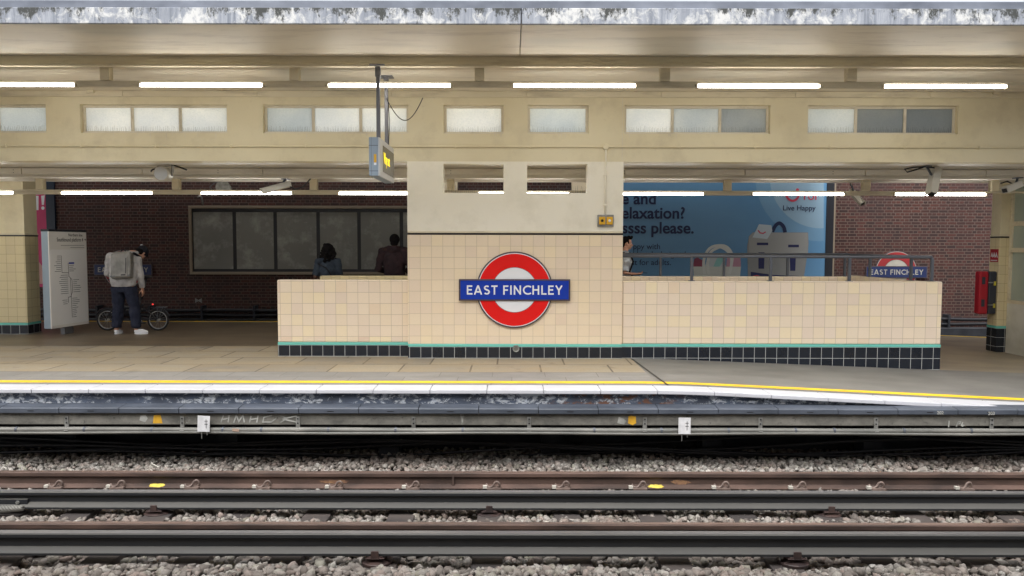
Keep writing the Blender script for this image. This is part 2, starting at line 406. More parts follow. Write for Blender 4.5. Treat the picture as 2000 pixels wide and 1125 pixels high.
def make_ballast():
    t = NT('ballast_stone', 0.85)
    a = t.n('Attribute', attribute_name='tint'); f = t.noise(t.pos(), 60, 5, 0.6)
    col = t.ramp(a.outputs['Fac'], [(0, lin(96, 92, 88)), (0.2, lin(128, 124, 118)), (0.45, lin(156, 152, 146)), (0.65, lin(150, 136, 128)), (0.8, lin(176, 174, 168)), (0.92, lin(140, 138, 124)), (1, lin(196, 192, 184))])
    col = t.mix(t.math('MULTIPLY', t.step(f, 0.35, 0.7), 0.5), col, lin(112, 104, 98))
    st = t.noise(t.pos((0.5, 1.2, 1)), 1.6, 4); col = t.mix(t.math('MULTIPLY', t.step(st, 0.42, 0.68), 0.55), col, lin(104, 86, 76)); t.color(col); t.bump(f, 0.5, 0.006); return t.m
m_stone = make_ballast()
m_ground = mottled('dirty_ground', lin(104, 98, 92), lin(80, 76, 72), 6, 0.9, 0.5, 20)

def make_glass():
    t = NT('frosted_glass', 0.3)
    v = t.pos(); f = t.noise(v, 55, 3, 0.6); f2 = t.noise(v, 1.3, 3, 0.5)
    tr = t.n('BsdfTranslucent'); gl = t.n('BsdfPrincipled'); gl.inputs['Roughness'].default_value = 0.35
    gl.inputs['Base Color'].default_value = lin(150, 158, 166)
    oi = t.n('ObjectInfo'); c0 = t.mix(t.step(f2, 0.42, 0.62), (0.97, 0.99, 1, 1), (0.84, 0.88, 0.92, 1)); c0 = t.mix(t.math('MULTIPLY', t.step(t.noise(v, 38, 5, 0.7), 0.42, 0.66), 0.3), c0, (0.7, 0.76, 0.82, 1))
    t.put(tr.inputs['Color'], t.mix(1.0, c0, oi.outputs['Color'], 'MULTIPLY'))
    bp = t.n('Bump'); t.put(bp.inputs['Height'], f); bp.inputs['Strength'].default_value = 0.8; bp.inputs['Distance'].default_value = 0.01
    t.t.links.new(bp.outputs[0], tr.inputs['Normal']); t.t.links.new(bp.outputs[0], gl.inputs['Normal'])
    mx = t.n('MixShader'); mx.inputs[0].default_value = 0.95
    t.t.links.new(gl.outputs[0], mx.inputs[1]); t.t.links.new(tr.outputs[0], mx.inputs[2]); t.t.links.new(mx.outputs[0], t.out.inputs['Surface'])
    return t.m
m_glass = make_glass()
def emit(name, c, k):
    t = NT(name); t.b.inputs['Base Color'].default_value = c; t.b.inputs['Emission Color'].default_value = c; t.b.inputs['Emission Strength'].default_value = k; return t.m
m_tube = emit('lit_tube', (1, 0.97, 0.91, 1), TUBE)
m_trunk = paint_cream('trunking_paint', lin(206, 196, 172), lin(110, 96, 76), 0.5, True)
m_steel = plain('dark_steel', lin(88, 92, 100), 0.4, 0.3)
m_pole = plain('grey_pole', lin(112, 112, 116), 0.45, 0.3)
m_boxblue = plain('blue_grey_casing', lin(150, 166, 180), 0.45)
m_boxlight = plain('light_grey_casing', lin(206, 208, 208), 0.4)
m_screen = plain('dark_screen', lin(70, 68, 66), 0.25)
m_amber = emit('amber_dots', (1, 0.74, 0.02, 1), 0.6)
m_red = plain('red_enamel', lin(232, 32, 30), 0.25, var=0.04)
m_blue = plain('blue_enamel', lin(30, 62, 172), 0.25, var=0.06)
m_enamel = plain('white_enamel', lin(236, 238, 242), 0.25, var=0.03)
m_bronze = plain('bronze_frame', lin(84, 74, 80), 0.4, 0.2)
m_rail_paint = plain('grey_handrail_paint', lin(96, 100, 108), 0.4, 0.2)
m_ywarn = plain('yellow_plastic', lin(232, 178, 40), 0.45)
m_navy = plain('navy_print', lin(26, 40, 84), 0.5)

# ------------------------------------------------------------------ setting: levels of the platform
X0 = 1.72; EDGE = 8.23; FAR = 15.78
def fz(x, y):
    d = x - X0
    d = 0 if d < -0.2 else ((d + 0.2) ** 2 / 1.6 if d < 0.6 else d - 0.2)
    t = min(1, max(0, (y - EDGE) / 2.4)); s = 0.049 + (0.038 - 0.049) * t
    return -s * d
def sheet(x0, x1, y0, y1, name, m, parent, dz=0.0, nx=60, ny=4, skirt=0.0):
    mb = MB(); vs = []
    for j in range(ny + 1):
        for i in range(nx + 1):
            x = x0 + (x1 - x0) * i / nx; y = y0 + (y1 - y0) * j / ny
            vs.append((x, y, fz(x, y) + dz))
    fs = [(j*(nx+1)+i, j*(nx+1)+i+1, (j+1)*(nx+1)+i+1, (j+1)*(nx+1)+i) for j in range(ny) for i in range(nx)]
    return mb.add(vs, fs).build(name, m, parent)
def band(x0, x1, y0, y1, zt, zb, name, m, parent, nx=60, mb=None):
    """solid strip following the ramp"""
    b = mb or MB(); n = nx + 1; vs = []
    for yy, dz in ((y0, zt), (y1, zt), (y1, zb), (y0, zb)):
        for i in range(n):
            x = x0 + (x1 - x0) * i / nx; vs.append((x, yy, fz(x, yy) + dz))
    fs = []
    for k in range(4):
        for i in range(nx):
            a, c = k*n, ((k+1) % 4)*n; fs.append((a+i, a+i+1, c+i+1, c+i))
    fs += [(0, n, 2*n, 3*n), (nx, nx+3*n, nx+2*n, nx+n)]
    b.add(vs, fs)
    return b.build(name, m, parent) if mb is None else b

XL, XR = -15.0, 15.0
g = MB(); g.add([(-400, -60, -0.985), (400, -60, -0.985), (400, 400, -0.985), (-400, 400, -0.985)], [(0, 1, 2, 3)])
tag(g.build('ground', m_ground), kind='structure')

plat = thing('platform', 'long station platform with white edge and yellow line', 'platform', (0, 12, 0), kind='structure')
sheet(XL, X0, 9.41, 11.82, 'paving', m_slab, plat, nx=40)
sheet(XL, X0, 8.53, 9.41, 'border_paving', m_border, plat, nx=40)
sheet(X0, XR, 8.53, 10.62, 'ramp_surface', m_asph, plat)
sheet(X0, 6.2, 10.62, 13.5, 'stair_landing', m_dark, plat, nx=20)
sheet(6.2, XR, 10.62, FAR - 0.3, 'ramp_floor', m_brown, plat, nx=30)
sheet(XL, X0, 11.82, FAR - 0.3, 'rear_floor', m_dark, plat, nx=40)
sheet(X0, 6.2, 13.5, FAR - 0.3, 'rear_ramp_floor', m_dark, plat, nx=20)
band(XL, XR, 8.65, 8.765, 0.004, -0.003, 'yellow_line', m_yellow, plat)
band(XL, XR, 15.62, 15.7, 0.004, -0.003, 'rear_yellow_line', m_yellow, plat)
band(XL, XR, FAR - 0.3, FAR, 0.0, -0.05, 'rear_coping', m_asph, plat)
# expansion joint across the top of the ramp
j = MB(); j.add([(X0-0.012+0.10, 8.53, fz(X0,8.6)+0.004), (X0+0.012+0.10, 8.53, fz(X0,8.6)+0.004), (X0+0.012, 10.6, fz(X0,10.6)+0.004), (X0-0.012, 10.6, fz(X0,10.6)+0.004)], [(0,1,2,3)])
j.build('ramp_joint', m_ink, plat)
# white coping stones
cb = MB(); x = XL; pitch = 0.64; k = 0
while x < XR:
    jy = random.uniform(-0.004, 0.004)
    o = band(x + 0.0025, x + pitch - 0.0025, EDGE + jy, 8.53, 0.002, -0.045, 'coping_stone', m_white, plat, 2)
    bv = o.modifiers.new('bevel', 'BEVEL'); bv.width = 0.008; bv.segments = 2; bv.limit_method = 'ANGLE'; bv.angle_limit = math.radians(40); x += pitch
# riser under the coping, the beam below and the hollow under the platform
rb = MB(); rb.box(XL, XR, 8.30, 8.50, -0.30, -0.06); 
n_ = 60
rw = MB(); vs = []; fs = []
for i in range(n_ + 1):
    x = XL + (XR - XL) * i / n_
    vs += [(x, 8.295, min(-0.045 + fz(x, EDGE), -0.046)), (x, 8.295, -0.33), (x, 8.5, -0.33), (x, 8.5, min(-0.045 + fz(x, EDGE), -0.046))]
for i in range(n_):
    for q in range(4): fs.append((i*4+q, i*4+(q+1) % 4, (i+1)*4+(q+1) % 4, (i+1)*4+q))
rw.add(vs, fs).build('riser', m_riser, plat)
bm_ = MB().box(XL, XR, 8.15, 8.48, -0.38, -0.2505)
beam = bm_.build('support_beam', m_beam, plat, bevel=0.006)
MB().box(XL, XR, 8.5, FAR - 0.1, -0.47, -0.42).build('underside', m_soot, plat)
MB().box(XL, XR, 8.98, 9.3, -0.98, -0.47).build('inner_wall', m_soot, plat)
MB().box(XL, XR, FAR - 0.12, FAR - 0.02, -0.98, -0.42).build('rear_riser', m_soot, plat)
for i in range(-7, 8):
    xx = i * 1.93 + 0.35
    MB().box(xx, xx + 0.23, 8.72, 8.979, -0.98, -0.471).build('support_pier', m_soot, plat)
# paint marks and graffiti on the beam
def scrawl(name, strokes, m, parent, y, wdt):
    b = MB()
    for si, st in enumerate(strokes):
        ribbon(b, st, wdt, lambda u, v, w_: (u, y - 0.001 - 0.0004*si - w_, v), 0.001)
    return b.build(name, m, parent)
def ribbon(b, pts, wdt, M, d):
    pts = [Vector(p) for p in pts]; n = len(pts); L = []; Rr = []
    for i, p in enumerate(pts):
        a = (pts[i] - pts[i-1]).normalized() if i > 0 else None
        c = (pts[i+1] - pts[i]).normalized() if i < n-1 else None
        if a is None: nrm = Vector((-c.y, c.x)); k = 1
        elif c is None: nrm = Vector((-a.y, a.x)); k = 1
        else:
            na, nc = Vector((-a.y, a.x)), Vector((-c.y, c.x)); nrm = (na + nc).normalized(); k = 1 / max(0.35, nrm.dot(na))
        L.append(p + nrm * wdt/2 * k); Rr.append(p - nrm * wdt/2 * k)
    vs = [M(q.x, q.y, 0) for q in L] + [M(q.x, q.y, 0) for q in Rr] + [M(q.x, q.y, d) for q in L] + [M(q.x, q.y, d) for q in Rr]
    fs = []
    for i in range(n-1):
        fs += [(i, i+1, n+i+1, n+i), (2*n+i, 3*n+i, 3*n+i+1, 2*n+i+1), (i, 2*n+i, 2*n+i+1, i+1), (n+i, n+i+1, 3*n+i+1, 3*n+i)]
    fs += [(0, n, 3*n, 2*n), (n-1, 3*n-1, 4*n-1, 2*n-1)]
    b.add(vs, fs)
def smooth(pts, k=5):
    out = []; n = len(pts)
    for i in range(n - 1):
        p0, p1, p2, p3 = [Vector(pts[max(0, min(n-1, i+d))]) for d in (-1, 0, 1, 2)]
        for q in range(k):
            t = q / k; v = 0.5 * ((2*p1) + (-p0+p2)*t + (2*p0-5*p1+4*p2-p3)*t*t + (-p0+3*p1-3*p2+p3)*t**3); out.append(tuple(v))
    return out + [tuple(pts[-1])]
def pxs(pts, Y): return [at(px, py, Y) for px, py in pts]
yb = 8.148
flat(pxs([(299,828),(301,812),(314,811),(318,828)], yb), 'paint_patch', m_ypaint2, beam, yb, 0.001)
flat(pxs([(1227,826),(1228,812),(1234,811),(1242,813),(1243,826),(1236,830)], yb), 'paint_patch', m_ypaint2, beam, yb, 0.001)
flat(pxs([(1206,826),(1209,814),(1218,817),(1224,822),(1219,829)], yb), 'paint_patch', m_chalk, beam, yb, 0.001)
flat(pxs([(273,822),(275,813),(285,812),(289,818),(284,826)], yb), 'paint_patch', m_chalk, beam, yb, 0.001)
hx = [(432,826),(437,812)], [(436,820),(445,818)], [(446,826),(448,812)], [(457,827),(462,812),(467,824),(475,812),(478,826)], [(488,826),(491,813)], [(491,820),(502,818)], [(502,826),(505,812)], [(532,812),(516,816),(514,825),(530,825),(540,818)], [(548,812),(560,818),(548,826)], [(552,819),(580,813)], [(552,819),(585,826)]
scrawl('graffiti', [pxs(s_, yb) for s_ in hx], m_chalk, beam, yb, 0.014)
scrawl('chalk_writing', [pxs(s_, yb) for s_ in ([(1868,832),(1872,822),(1876,822),(1875,826),(1870,827)], [(1881,823),(1878,829),(1880,831),(1883,829),(1879,828)], [(1853,833),(1854,820)])], m_chalk, beam, yb, 0.012)

# unseen near platform; its canopy and back wall are added to shape the light
tag(MB().box(XL, XR, -6, 3.0, -0.95, 0.0).build('facing_platform', m_asph, None, bevel=0.01), kind='structure')
fc = thing('station_canopy', 'unseen canopy added over the near platform to block low sky light', 'canopy', (0, 0, 3.9))
MB().box(XL, XR, -6, 2.6, 3.9, 4.05).build('soffit', m_ceil, fc)
MB().box(XL, XR, 2.6005, 2.64, 3.88, 4.07).build('fascia', m_fascia, fc)  # edge of the added near canopy
tag(MB().box(XL, XR, -4.2, -4.0, 0.001, 3.899).build('bounce_wall', m_pier, None), 'unseen pale wall added behind the near platform to bounce light', 'wall')

# ------------------------------------------------------------------ cable cover and pipe along the platform edge
cov = thing('cable_cover', 'slate grey cable trunking cover running along the platform face', 'cable cover', (0, 8.2, -0.15))
cm = MB(); x = XL; k = 0; SEG = 0.665
prof = [(8.294, -0.168), (8.12, -0.182), (8.108, -0.192), (8.108, -0.24), (8.125, -0.25), (8.294, -0.25)]
while x < XR:
    dz = random.uniform(-0.002, 0.002)
    sg_ = MB().extrude_x([(a, b + dz) for a, b in prof], x + 0.003, x + SEG - 0.003).build('cover_segment', m_cover, cov, bevel=0.003)
    MB().box(x + SEG*0.48, x + SEG*0.48 + 0.07, 8.1065, 8.109, -0.222, -0.213).build('slot', m_ink, sg_); x += SEG
x, z = at(1831, 808, 8.10); text('202', 'chalk_number', m_chalk, cov, 0.05, x, 8.1065, z, bold=0.01)
x, z = at(1931, 809, 8.10); text('203', 'chalk_number', m_chalk, cov, 0.05, x, 8.1065, z, bold=0.01)

pipe = thing('cable_pipe', 'grey cable pipe hung on brackets below the platform edge', 'pipe', (0, 8.2, -0.47))
pm = MB().tube([(XL + i * 0.5, 8.15, -0.437 + 0.003 * math.sin(i * 1.3)) for i in range(int((XR-XL)*2)+1)], 0.03, 12)
pm.build('pipe', m_pipe, pipe, smooth=True)
pm = MB().tube([(XL + i * 0.5, 8.13, -0.466 + 0.005 * math.sin(i * 0.9)) for i in range(int((XR-XL)*2)+1)], 0.017, 8)
pm.build('lower_cable', m_pipe, pipe, smooth=True)
rng_br = [130 + 226 * i for i in range(-5, 14)]
for px in rng_br:
    xx, zt = at(px, 815, 8.14); _, zb = at(px, 841, 8.14)
    b = MB().box(xx - 0.022, xx + 0.022, 8.139, 8.149, zb, zt).box(xx - 0.022, xx + 0.022, 8.115, 8.139, zb - 0.006, zb)
    b.build('bracket', m_galv, pipe, bevel=0.002)
    b = MB(); b.lathe([(0.008, 0), (0.008, 0.008)], (xx, 8.131, zt - 0.02), 'Y', 8); b.lathe([(0.009, 0), (0.009, 0.003)], (xx, 8.1355, zt - 0.07), 'Y', 8)
    b.build('bolt', m_ink, pipe)
cl = MB()
for px in [40, 172, 303, 440, 515, 645, 775, 905, 1160, 1290, 1420, 1550, 1625, 1760, 1890]:
    xx = at(px, 843, 8.2)[0]; MB().lathe([(0.034, -0.012), (0.034, 0.012)], (xx, 8.15, -0.437), 'X', 12).build('pipe_clamp', m_steel, pipe)
o = MB().tube([(2.6 + 0.4*i, 8.66, -0.56 + 0.006*math.sin(i)) for i in range(12)], 0.011, 7).build('track_cable', plain('red_cable', lin(150, 40, 50), 0.5), None, smooth=True)
tag(o, 'thin red cable in the dark hollow below the ramp', 'cable')
x, z = at(460, 840, 8.1); tag(MB().obox((x, 8.112, -0.43), (0.075, 0.003, 0.03), Matrix.Rotation(0.1, 3, 'Y')).build('card_scrap', plain('tan_card', lin(176, 150, 132), 0.8)), 'scrap of tan card stuck on the pipe right of the bent number plate', 'litter')
for lab, px, py0, py1, tilt in (('white number plate with a bent edge hanging left of the graffiti', 399, 813, 844, 0.05), ('white number plate hanging on the beam right of the yellow daub', 1337, 815, 847, 0.0)):
    x0, z0 = at(px, py1, 8.1); _, z1 = at(px, py0, 8.1)
    p = thing('marker_plate', lab, 'plate', (x0, 8.1, z0), 'number plates on the platform face')
    b = MB().obox((x0, 8.095, (z0+z1)/2), (0.135, 0.004, z1 - z0), Matrix.Rotation(tilt, 3, 'Y')); b.build('plate', m_plate, p)
    q = MB(); zc = (z0+z1)/2
    for a in ([(x0+0.01, zc+0.03), (x0+0.045, zc+0.03)], [(x0+0.028, zc+0.05), (x0+0.028, zc-0.05)], [(x0+0.01, zc-0.005), (x0+0.045, zc-0.005)]):
        ribbon(q, a, 0.006, lambda u, v, w_: (u, 8.0925 - 0.0004*len(q.v)/60 - w_, v), 0.0005)
    q.build('plate_mark', m_ink, p)
    MB().box(x0-0.03, x0-0.024, 8.098, 8.104, z0-0.08, z0+0.02).box(x0+0.03, x0+0.036, 8.098, 8.104, z0-0.04, z0+0.02).build('wire_tie', m_galv, p)

# loose cables lying in the hollow
for ci in range(7):
    pts = []; y0 = random.uniform(8.6, 8.7); z0 = -0.95 + 0.045 * ci + random.uniform(-0.01, 0.01)
    for i in range(61):
        x = XL + i * 0.5
        sag = 0.05 * math.sin(i * 0.55 + ci) + 0.03 * math.sin(i * 0.23 + 2 * ci)
        pts.append((x, y0 + 0.03 * math.sin(i * 0.4 + ci), max(-0.93, z0 + sag)))
    o = MB().tube(pts, 0.014 + 0.004 * (ci % 3), 7).build('track_cable', m_blackcable, None, smooth=True)
    tag(o, 'black cable slung along the dark hollow under the platform', 'cable', 'cables in the dark hollow under the platform')

# ------------------------------------------------------------------ track
RT = -0.75
def rail_prof(c, top, h, hw, hh, ww, fw, fh):
    return [(c-hw/2, top-0.006), (c-hw/2+0.01, top), (c+hw/2-0.01, top), (c+hw/2, top-0.006), (c+hw/2, top-hh), (c+ww/2, top-hh-0.015), (c+ww/2, top-h+fh+0.012),
            (c+fw/2, top-h+fh*0.5), (c+fw/2, top-h), (c-fw/2, top-h), (c-fw/2, top-h+fh*0.5), (c-ww/2, top-h+fh+0.012), (c-ww/2, top-hh-0.015), (c-hw/2, top-hh)]
YA, YB, YC, YP = 7.63, 6.20, 6.91, 5.80
def rail(name, label, yc, top, args, m, mt):
    r = thing(name, label, 'rail', (0, yc, top - args[0]))
    MB().extrude_x(rail_prof(yc, top, *args), XL, XR).build('rail_bar', m, r, bevel=0.003)
    MB().box(XL, XR, yc - args[1]/2 + 0.012, yc + args[1]/2 - 0.012, top - 0.003, top + 0.0015).build('running_surface', mt, r)
    return r
ra = rail('running_rail', 'rusty brown running rail with spring clips nearest the platform', YA, RT, (0.16, 0.072, 0.042, 0.02, 0.14, 0.022), m_rail, m_rail_top)
rb_ = rail('running_rail', 'rusty running rail just behind the front dark conductor rail', YB, RT, (0.16, 0.072, 0.042, 0.02, 0.14, 0.022), m_rail, m_rail_top)
rc = rail('conductor_rail', 'dark centre conductor rail between the two running rails', YC, RT + 0.038, (0.155, 0.085, 0.032, 0.04, 0.15, 0.04), m_cond, m_cond_top)
rp = rail('conductor_rail', 'thick dark conductor rail nearest the camera on squat pots', YP, RT + 0.078, (0.165, 0.085, 0.034, 0.042, 0.155, 0.042), m_cond, m_cond_top)
# spring clips on the platform rail's near foot
CLIP_PX = [-180, -30, 107, 228, 373, 513, 655, 805, 963, 1098, 1248, 1410, 1560, 1713, 1885, 2040, 2190]
clip_me = None
for px in CLIP_PX:
    xx = at(px, 950, 7.55)[0]; yy = YA - 0.06; zz = RT - 0.145
    if clip_me is None:
        b = MB()
        pts = [(-0.055, 0, 0.028), (-0.045, -0.012, 0.012), (-0.02, -0.02, 0.006), (0.005, -0.012, 0.02), (0.022, -0.008, 0.046), (0.046, -0.008, 0.054), (0.062, -0.006, 0.036), (0.058, 0.0, 0.014), (0.036, 0.006, 0.004), (0.0, 0.012, 0.004)]
        sm_ = []
        for i in range(len(pts) - 1):
            p0, p1, p2, p3 = [Vector(pts[max(0, min(len(pts)-1, i+d))]) for d in (-1, 0, 1, 2)]
            for tt in (0, 0.33, 0.66):
                sm_.append(0.5 * ((2*p1) + (-p0+p2)*tt + (2*p0-5*p1+4*p2-p3)*tt**2 + (-p0+3*p1-3*p2+p3)*tt**3))
        b.tube(sm_, 0.0095, 8); clip_me = b.mesh('rail_clip'); clip_me.materials.append(m_clip); clip_me.polygons.foreach_set('use_smooth', [True]*len(clip_me.polygons))
        b = MB().box(-0.085, -0.05, -0.03, 0.0, 0.0, 0.022); pad_me = b.mesh('pad'); pad_me.materials.append(m_nylon)
        hous_me = MB().box(-0.05, 0.07, -0.045, 0.02, -0.045, 0.006).mesh('clip_housing'); hous_me.materials.append(m_clip)
    for nm, me in (('rail_clip', clip_me), ('clip_pad', pad_me), ('clip_housing', hous_me)):
        o = bpy.data.objects.new(nm, me); COL.objects.link(o); o.parent = ra
        o.location = Vector((xx, yy, zz)) - Vector(ra.location); o.scale = (1.2, 1.2, 1.25)
        if nm == 'rail_clip': o.rotation_euler = (random.uniform(-.1, .1), 0, random.uniform(-0.25, 0.25))
def splat(cx, cz, rx, rz, y, nm, m, parent, seed):
    rnd = random.Random(seed); pts = []
    for i in range(22):
        a = 2*PI*i/22; k = 0.72 + 0.4 * rnd.random(); pts.append((cx + rx*k*math.cos(a), cz + rz*k*math.sin(a)))
    flat(pts, nm, m, parent, y, 0.001)
x, z = at(303, 952, 7.56)
for px, nm in ((303, 5), (1283, 9)):
    x = at(px, 952, 7.55)[0]
    b = MB(); pts = []
    rnd = random.Random(nm)
    for i in range(24):
        a = 2*PI*i/24; k = 0.75 + 0.4*rnd.random(); pts.append((x + 0.085*k*math.cos(a), 0.5 + 0.5*max(-0.95, min(0.95, k*math.sin(a)))))
    # paint lies on the sloping foot
    b.prism(pts, lambda u, v, w_: (u, YA - 0.068 + v*0.056, RT - 0.1475 + v*0.0235 + w_ ), 0.0015); b.build('paint_mark', m_ypaint, ra)
m_rustlight = mottled('orange_rust', lin(166, 128, 92), lin(120, 90, 76), 30, 0.7, 0.1, 40)
x, z = at(655, 945, 7.62); splat(x, RT - 0.1, 0.16, 0.022, YA - 0.0103, 'rust_mark', m_rustlight, ra, 3)
x, z = at(1330, 945, 7.62); splat(x, RT - 0.1, 0.12, 0.024, YA - 0.0103, 'rust_mark', m_rustlight, ra, 4)
x, z = at(886, 940, 7.62); MB().box(x - 0.012, x + 0.012, YA - 0.0375, YA + 0.0375, RT - 0.145, RT - 0.002).build('weld', m_rail, ra, bevel=0.006)
# insulators under the conductor rails
POTS = []
def pot(par, xx, yc, zt):
    POTS.append((xx, yc))
    b = MB(); h = zt + 0.955
    b.lathe([(0.06, 0.0), (0.1, 0.15*h), (0.125, 0.35*h), (0.125, 0.52*h), (0.085, 0.64*h), (0.065, 0.74*h), (0.095, 0.82*h), (0.095, h-0.002)], (xx, yc, -0.955), 'Z', 20)
    b.build('insulator', m_insul, par, smooth=False, bevel=0.004)
    b = MB().box(xx - 0.03, xx + 0.03, yc - 0.097, yc - 0.082, zt - 0.01, zt + 0.045); b.box(xx - 0.075, xx + 0.075, yc - 0.1, yc - 0.0765, zt - 0.014, zt - 0.0105); b.build('rail_cleat', m_insul, par, bevel=0.003)
for px in (-345, 310, 957, 1617, 2270): pot(rc, at(px, 1000, YC)[0], YC, RT + 0.038 - 0.155)
for px in (-70, 737, 1550, 2360): pot(rp, at(px, 1080, YP)[0], YP, RT + 0.078 - 0.165)
# rail joint with a braided bond at the left end of the centre rail
jx = at(27, 963, YC)[0]
MB().box(jx - 0.2, jx + 0.16, YC - 0.046, YC - 0.021, RT - 0.09, RT - 0.03).build('joint_plate', m_cond, rc, bevel=0.004)
b = MB()
for q in (-0.13, 0.07): b.lathe([(0.018, -0.012), (0.018, 0.0)], (jx + q, YC - 0.046, RT - 0.06), 'Y', 6)
b.build('joint_bolts', m_galv, rc)
bond = MB()
for s_ in range(5):
    pts = []
    for i in range(60):
        t_ = i / 59; a = 2*PI*(t_*5 + s_/5.0); r_ = 0.022 * math.sin(PI*min(1, max(0.12, t_*0.88+0.06)))**0.4
        pts.append((jx - 0.55 + 0.72*t_, YC - 0.125 + r_*math.cos(a)*0.8, -0.865 + 0.05*abs(t_-0.45) + 1.2*r_*math.sin(a)))
    bond.tube(pts, 0.013, 7)
tag(bond.build('bond_cable', m_pipe, None, smooth=True), 'thick grey braided bonding cable at the joint of the centre rail', 'cable')

# sleepers, half sunk in the ballast
SL = [at(px, 950, 7.55)[0] for px in CLIP_PX]
for xx in SL:
    o = MB().box(xx - 0.125, xx + 0.125, 5.62, 8.3, -1.05, -0.918).build('sleeper', m_sleeper, None, bevel=0.008)
    tag(o, 'dark timber sleeper half buried in the ballast under the rails', 'sleeper', 'sleepers under the track')

# ballast stones
def stones():
    protos = []
    for k in range(14):
        bm = bmesh.new()
        for i in range(13):
            v = Vector((random.gauss(0, 1), random.gauss(0, 1), random.gauss(0, 1))).normalized()
            v = Vector((v.x * random.uniform(0.8, 1.25), v.y * random.uniform(0.7, 1.1), v.z * random.uniform(0.55, 0.95)))
            bm.verts.new(v)
        bmesh.ops.convex_hull(bm, input=bm.verts)
        loose = [v for v in bm.verts if not v.link_faces]; bmesh.ops.delete(bm, geom=loose, context='VERTS')
        bmesh.ops.triangulate(bm, faces=bm.faces); bm.verts.index_update()
        protos.append((np.array([v.co[:] for v in bm.verts]), np.array([[v.index for v in f.verts] for f in bm.faces]))); bm.free()
    V = []; Fc = []; T = []; nv = 0
    def put(x, y, z, r):
        nonlocal nv
        pv, pf = protos[random.randrange(14)]
        a = Matrix.Rotation(random.uniform(0, 2*PI), 3, 'Z') @ Matrix.Rotation(random.gauss(0, 0.5), 3, 'X') @ Matrix.Rotation(random.gauss(0, 0.5), 3, 'Y')
        V.append(pv @ np.array(a).T * r + np.array([x, y, z])); Fc.append(pf + nv); nv += len(pv)
        T.append(np.full(len(pv), random.random()))
    def level(x, y):
        h = -0.945 + 0.025 * mnoise.noise(Vector((x*1.3, y*2.2, 0))) + 0.012 * mnoise.noise(Vector((x*5, y*5, 3)))
        if y < 5.72: h += min(0.05, (5.72 - y) * 0.25)
        if 5.7 <= y < 6.0: h -= 0.045
        if 6.75 < y < 7.1: h -= 0.02
        if 7.2 < y < 7.75: h -= 0.022
        if y > 7.75: h += 0.02 + 0.02 * min(1, (y - 7.75))
        return h
    for layer in range(2):
        y = 4.7
        while y < 8.97:
            half = 1.12 * y / 1.444 + 0.3; st = 0.062
            x = -half
            while x < half:
                xx = x + random.uniform(-0.028, 0.028); yy = y + random.uniform(-0.028, 0.028)
                x += st
                if any((xx - px_)**2 + (yy - py_)**2 < 0.026 and yy < py_ + 0.06 for px_, py_ in POTS): continue
                near = min(abs(xx - s_) for s_ in SL)
                if 6.2 < yy < 6.9 and near < 0.13 and mnoise.noise(Vector((xx*1.1, yy*3, 8))) > 0.12: continue
                r = random.choice((0.018, 0.024, 0.03, 0.034, 0.039, 0.044, 0.052)) * (1.05 if yy < 6 else 0.95)
                put(xx, yy, level(xx, yy) + layer * 0.017 + random.uniform(-0.015, 0.012), r)
            y += st * 0.88
    V = np.concatenate(V); Fc = np.concatenate(Fc); T = np.concatenate(T)
    me = bpy.data.meshes.new('ballast'); me.vertices.add(len(V)); me.vertices.foreach_set('co', V.astype(np.float32).ravel())
    me.loops.add(len(Fc)*3); me.loops.foreach_set('vertex_index', Fc.astype(np.int32).ravel())
    me.polygons.add(len(Fc)); me.polygons.foreach_set('loop_start', np.arange(0, len(Fc)*3, 3, dtype=np.int32))
    me.update(calc_edges=True); me.validate()
    at_ = me.attributes.new('tint', 'FLOAT', 'POINT'); at_.data.foreach_set('value', T.astype(np.float32))
    o = link('ballast', me, m_stone); tag(o, 'grey and pinkish crushed stone ballast between the rails', 'ballast', kind='stuff')
stones()
# litter on the ballast
def litter():
    x, z = at(180, 890, 8.85)
    b = MB()
    for i in range(5): b.box(x - 0.13 + i*0.055, x - 0.13 + i*0.055 + 0.022, 8.8, 8.83, -0.9, -0.865)
    b.box(x - 0.13, x + 0.115, 8.8, 8.83, -0.865, -0.852); b.box(x - 0.13, x + 0.115, 8.8, 8.83, -0.912, -0.9)
    tag(b.build('metal_strip', m_galv), 'perforated pale metal strip lying on ballast under the left platform edge', 'litter')
    x, z = at(302, 908, 8.2); b = MB(); R = Matrix.Rotation(0.5, 3, 'Y') @ Matrix.Rotation(0.5, 3, 'X')
    for i in range(4): b.obox(Vector((x, 8.2, -0.875)) + R @ Vector((0, 0, -0.03 + i*0.02)), (0.1, 0.012, 0.011), R)
    for q in (-0.045, 0.045): b.obox(Vector((x, 8.207, -0.875)) + R @ Vector((q, 0, 0)), (0.012, 0.01, 0.085), R)
    tag(b.build('plastic_grid', m_nylon), 'small white slatted plastic piece lying on ballast behind rusty rail', 'litter')
    x, z = at(397, 893, 8.75); b = MB()
    for i in range(6): b.ball((x + random.uniform(-0.03, 0.03), 8.75, -0.9 + 0.018*i), (0.035, 0.03, 0.022), Matrix.Rotation(random.random()*3, 3, 'Y'), 8, 6)
    blob(b, 'crumpled_tissue', m_enamel, None, 0.008, 1); tag(bpy.data.objects['crumpled_tissue'], 'crumpled white tissue on the ballast under the platform', 'litter')
litter()

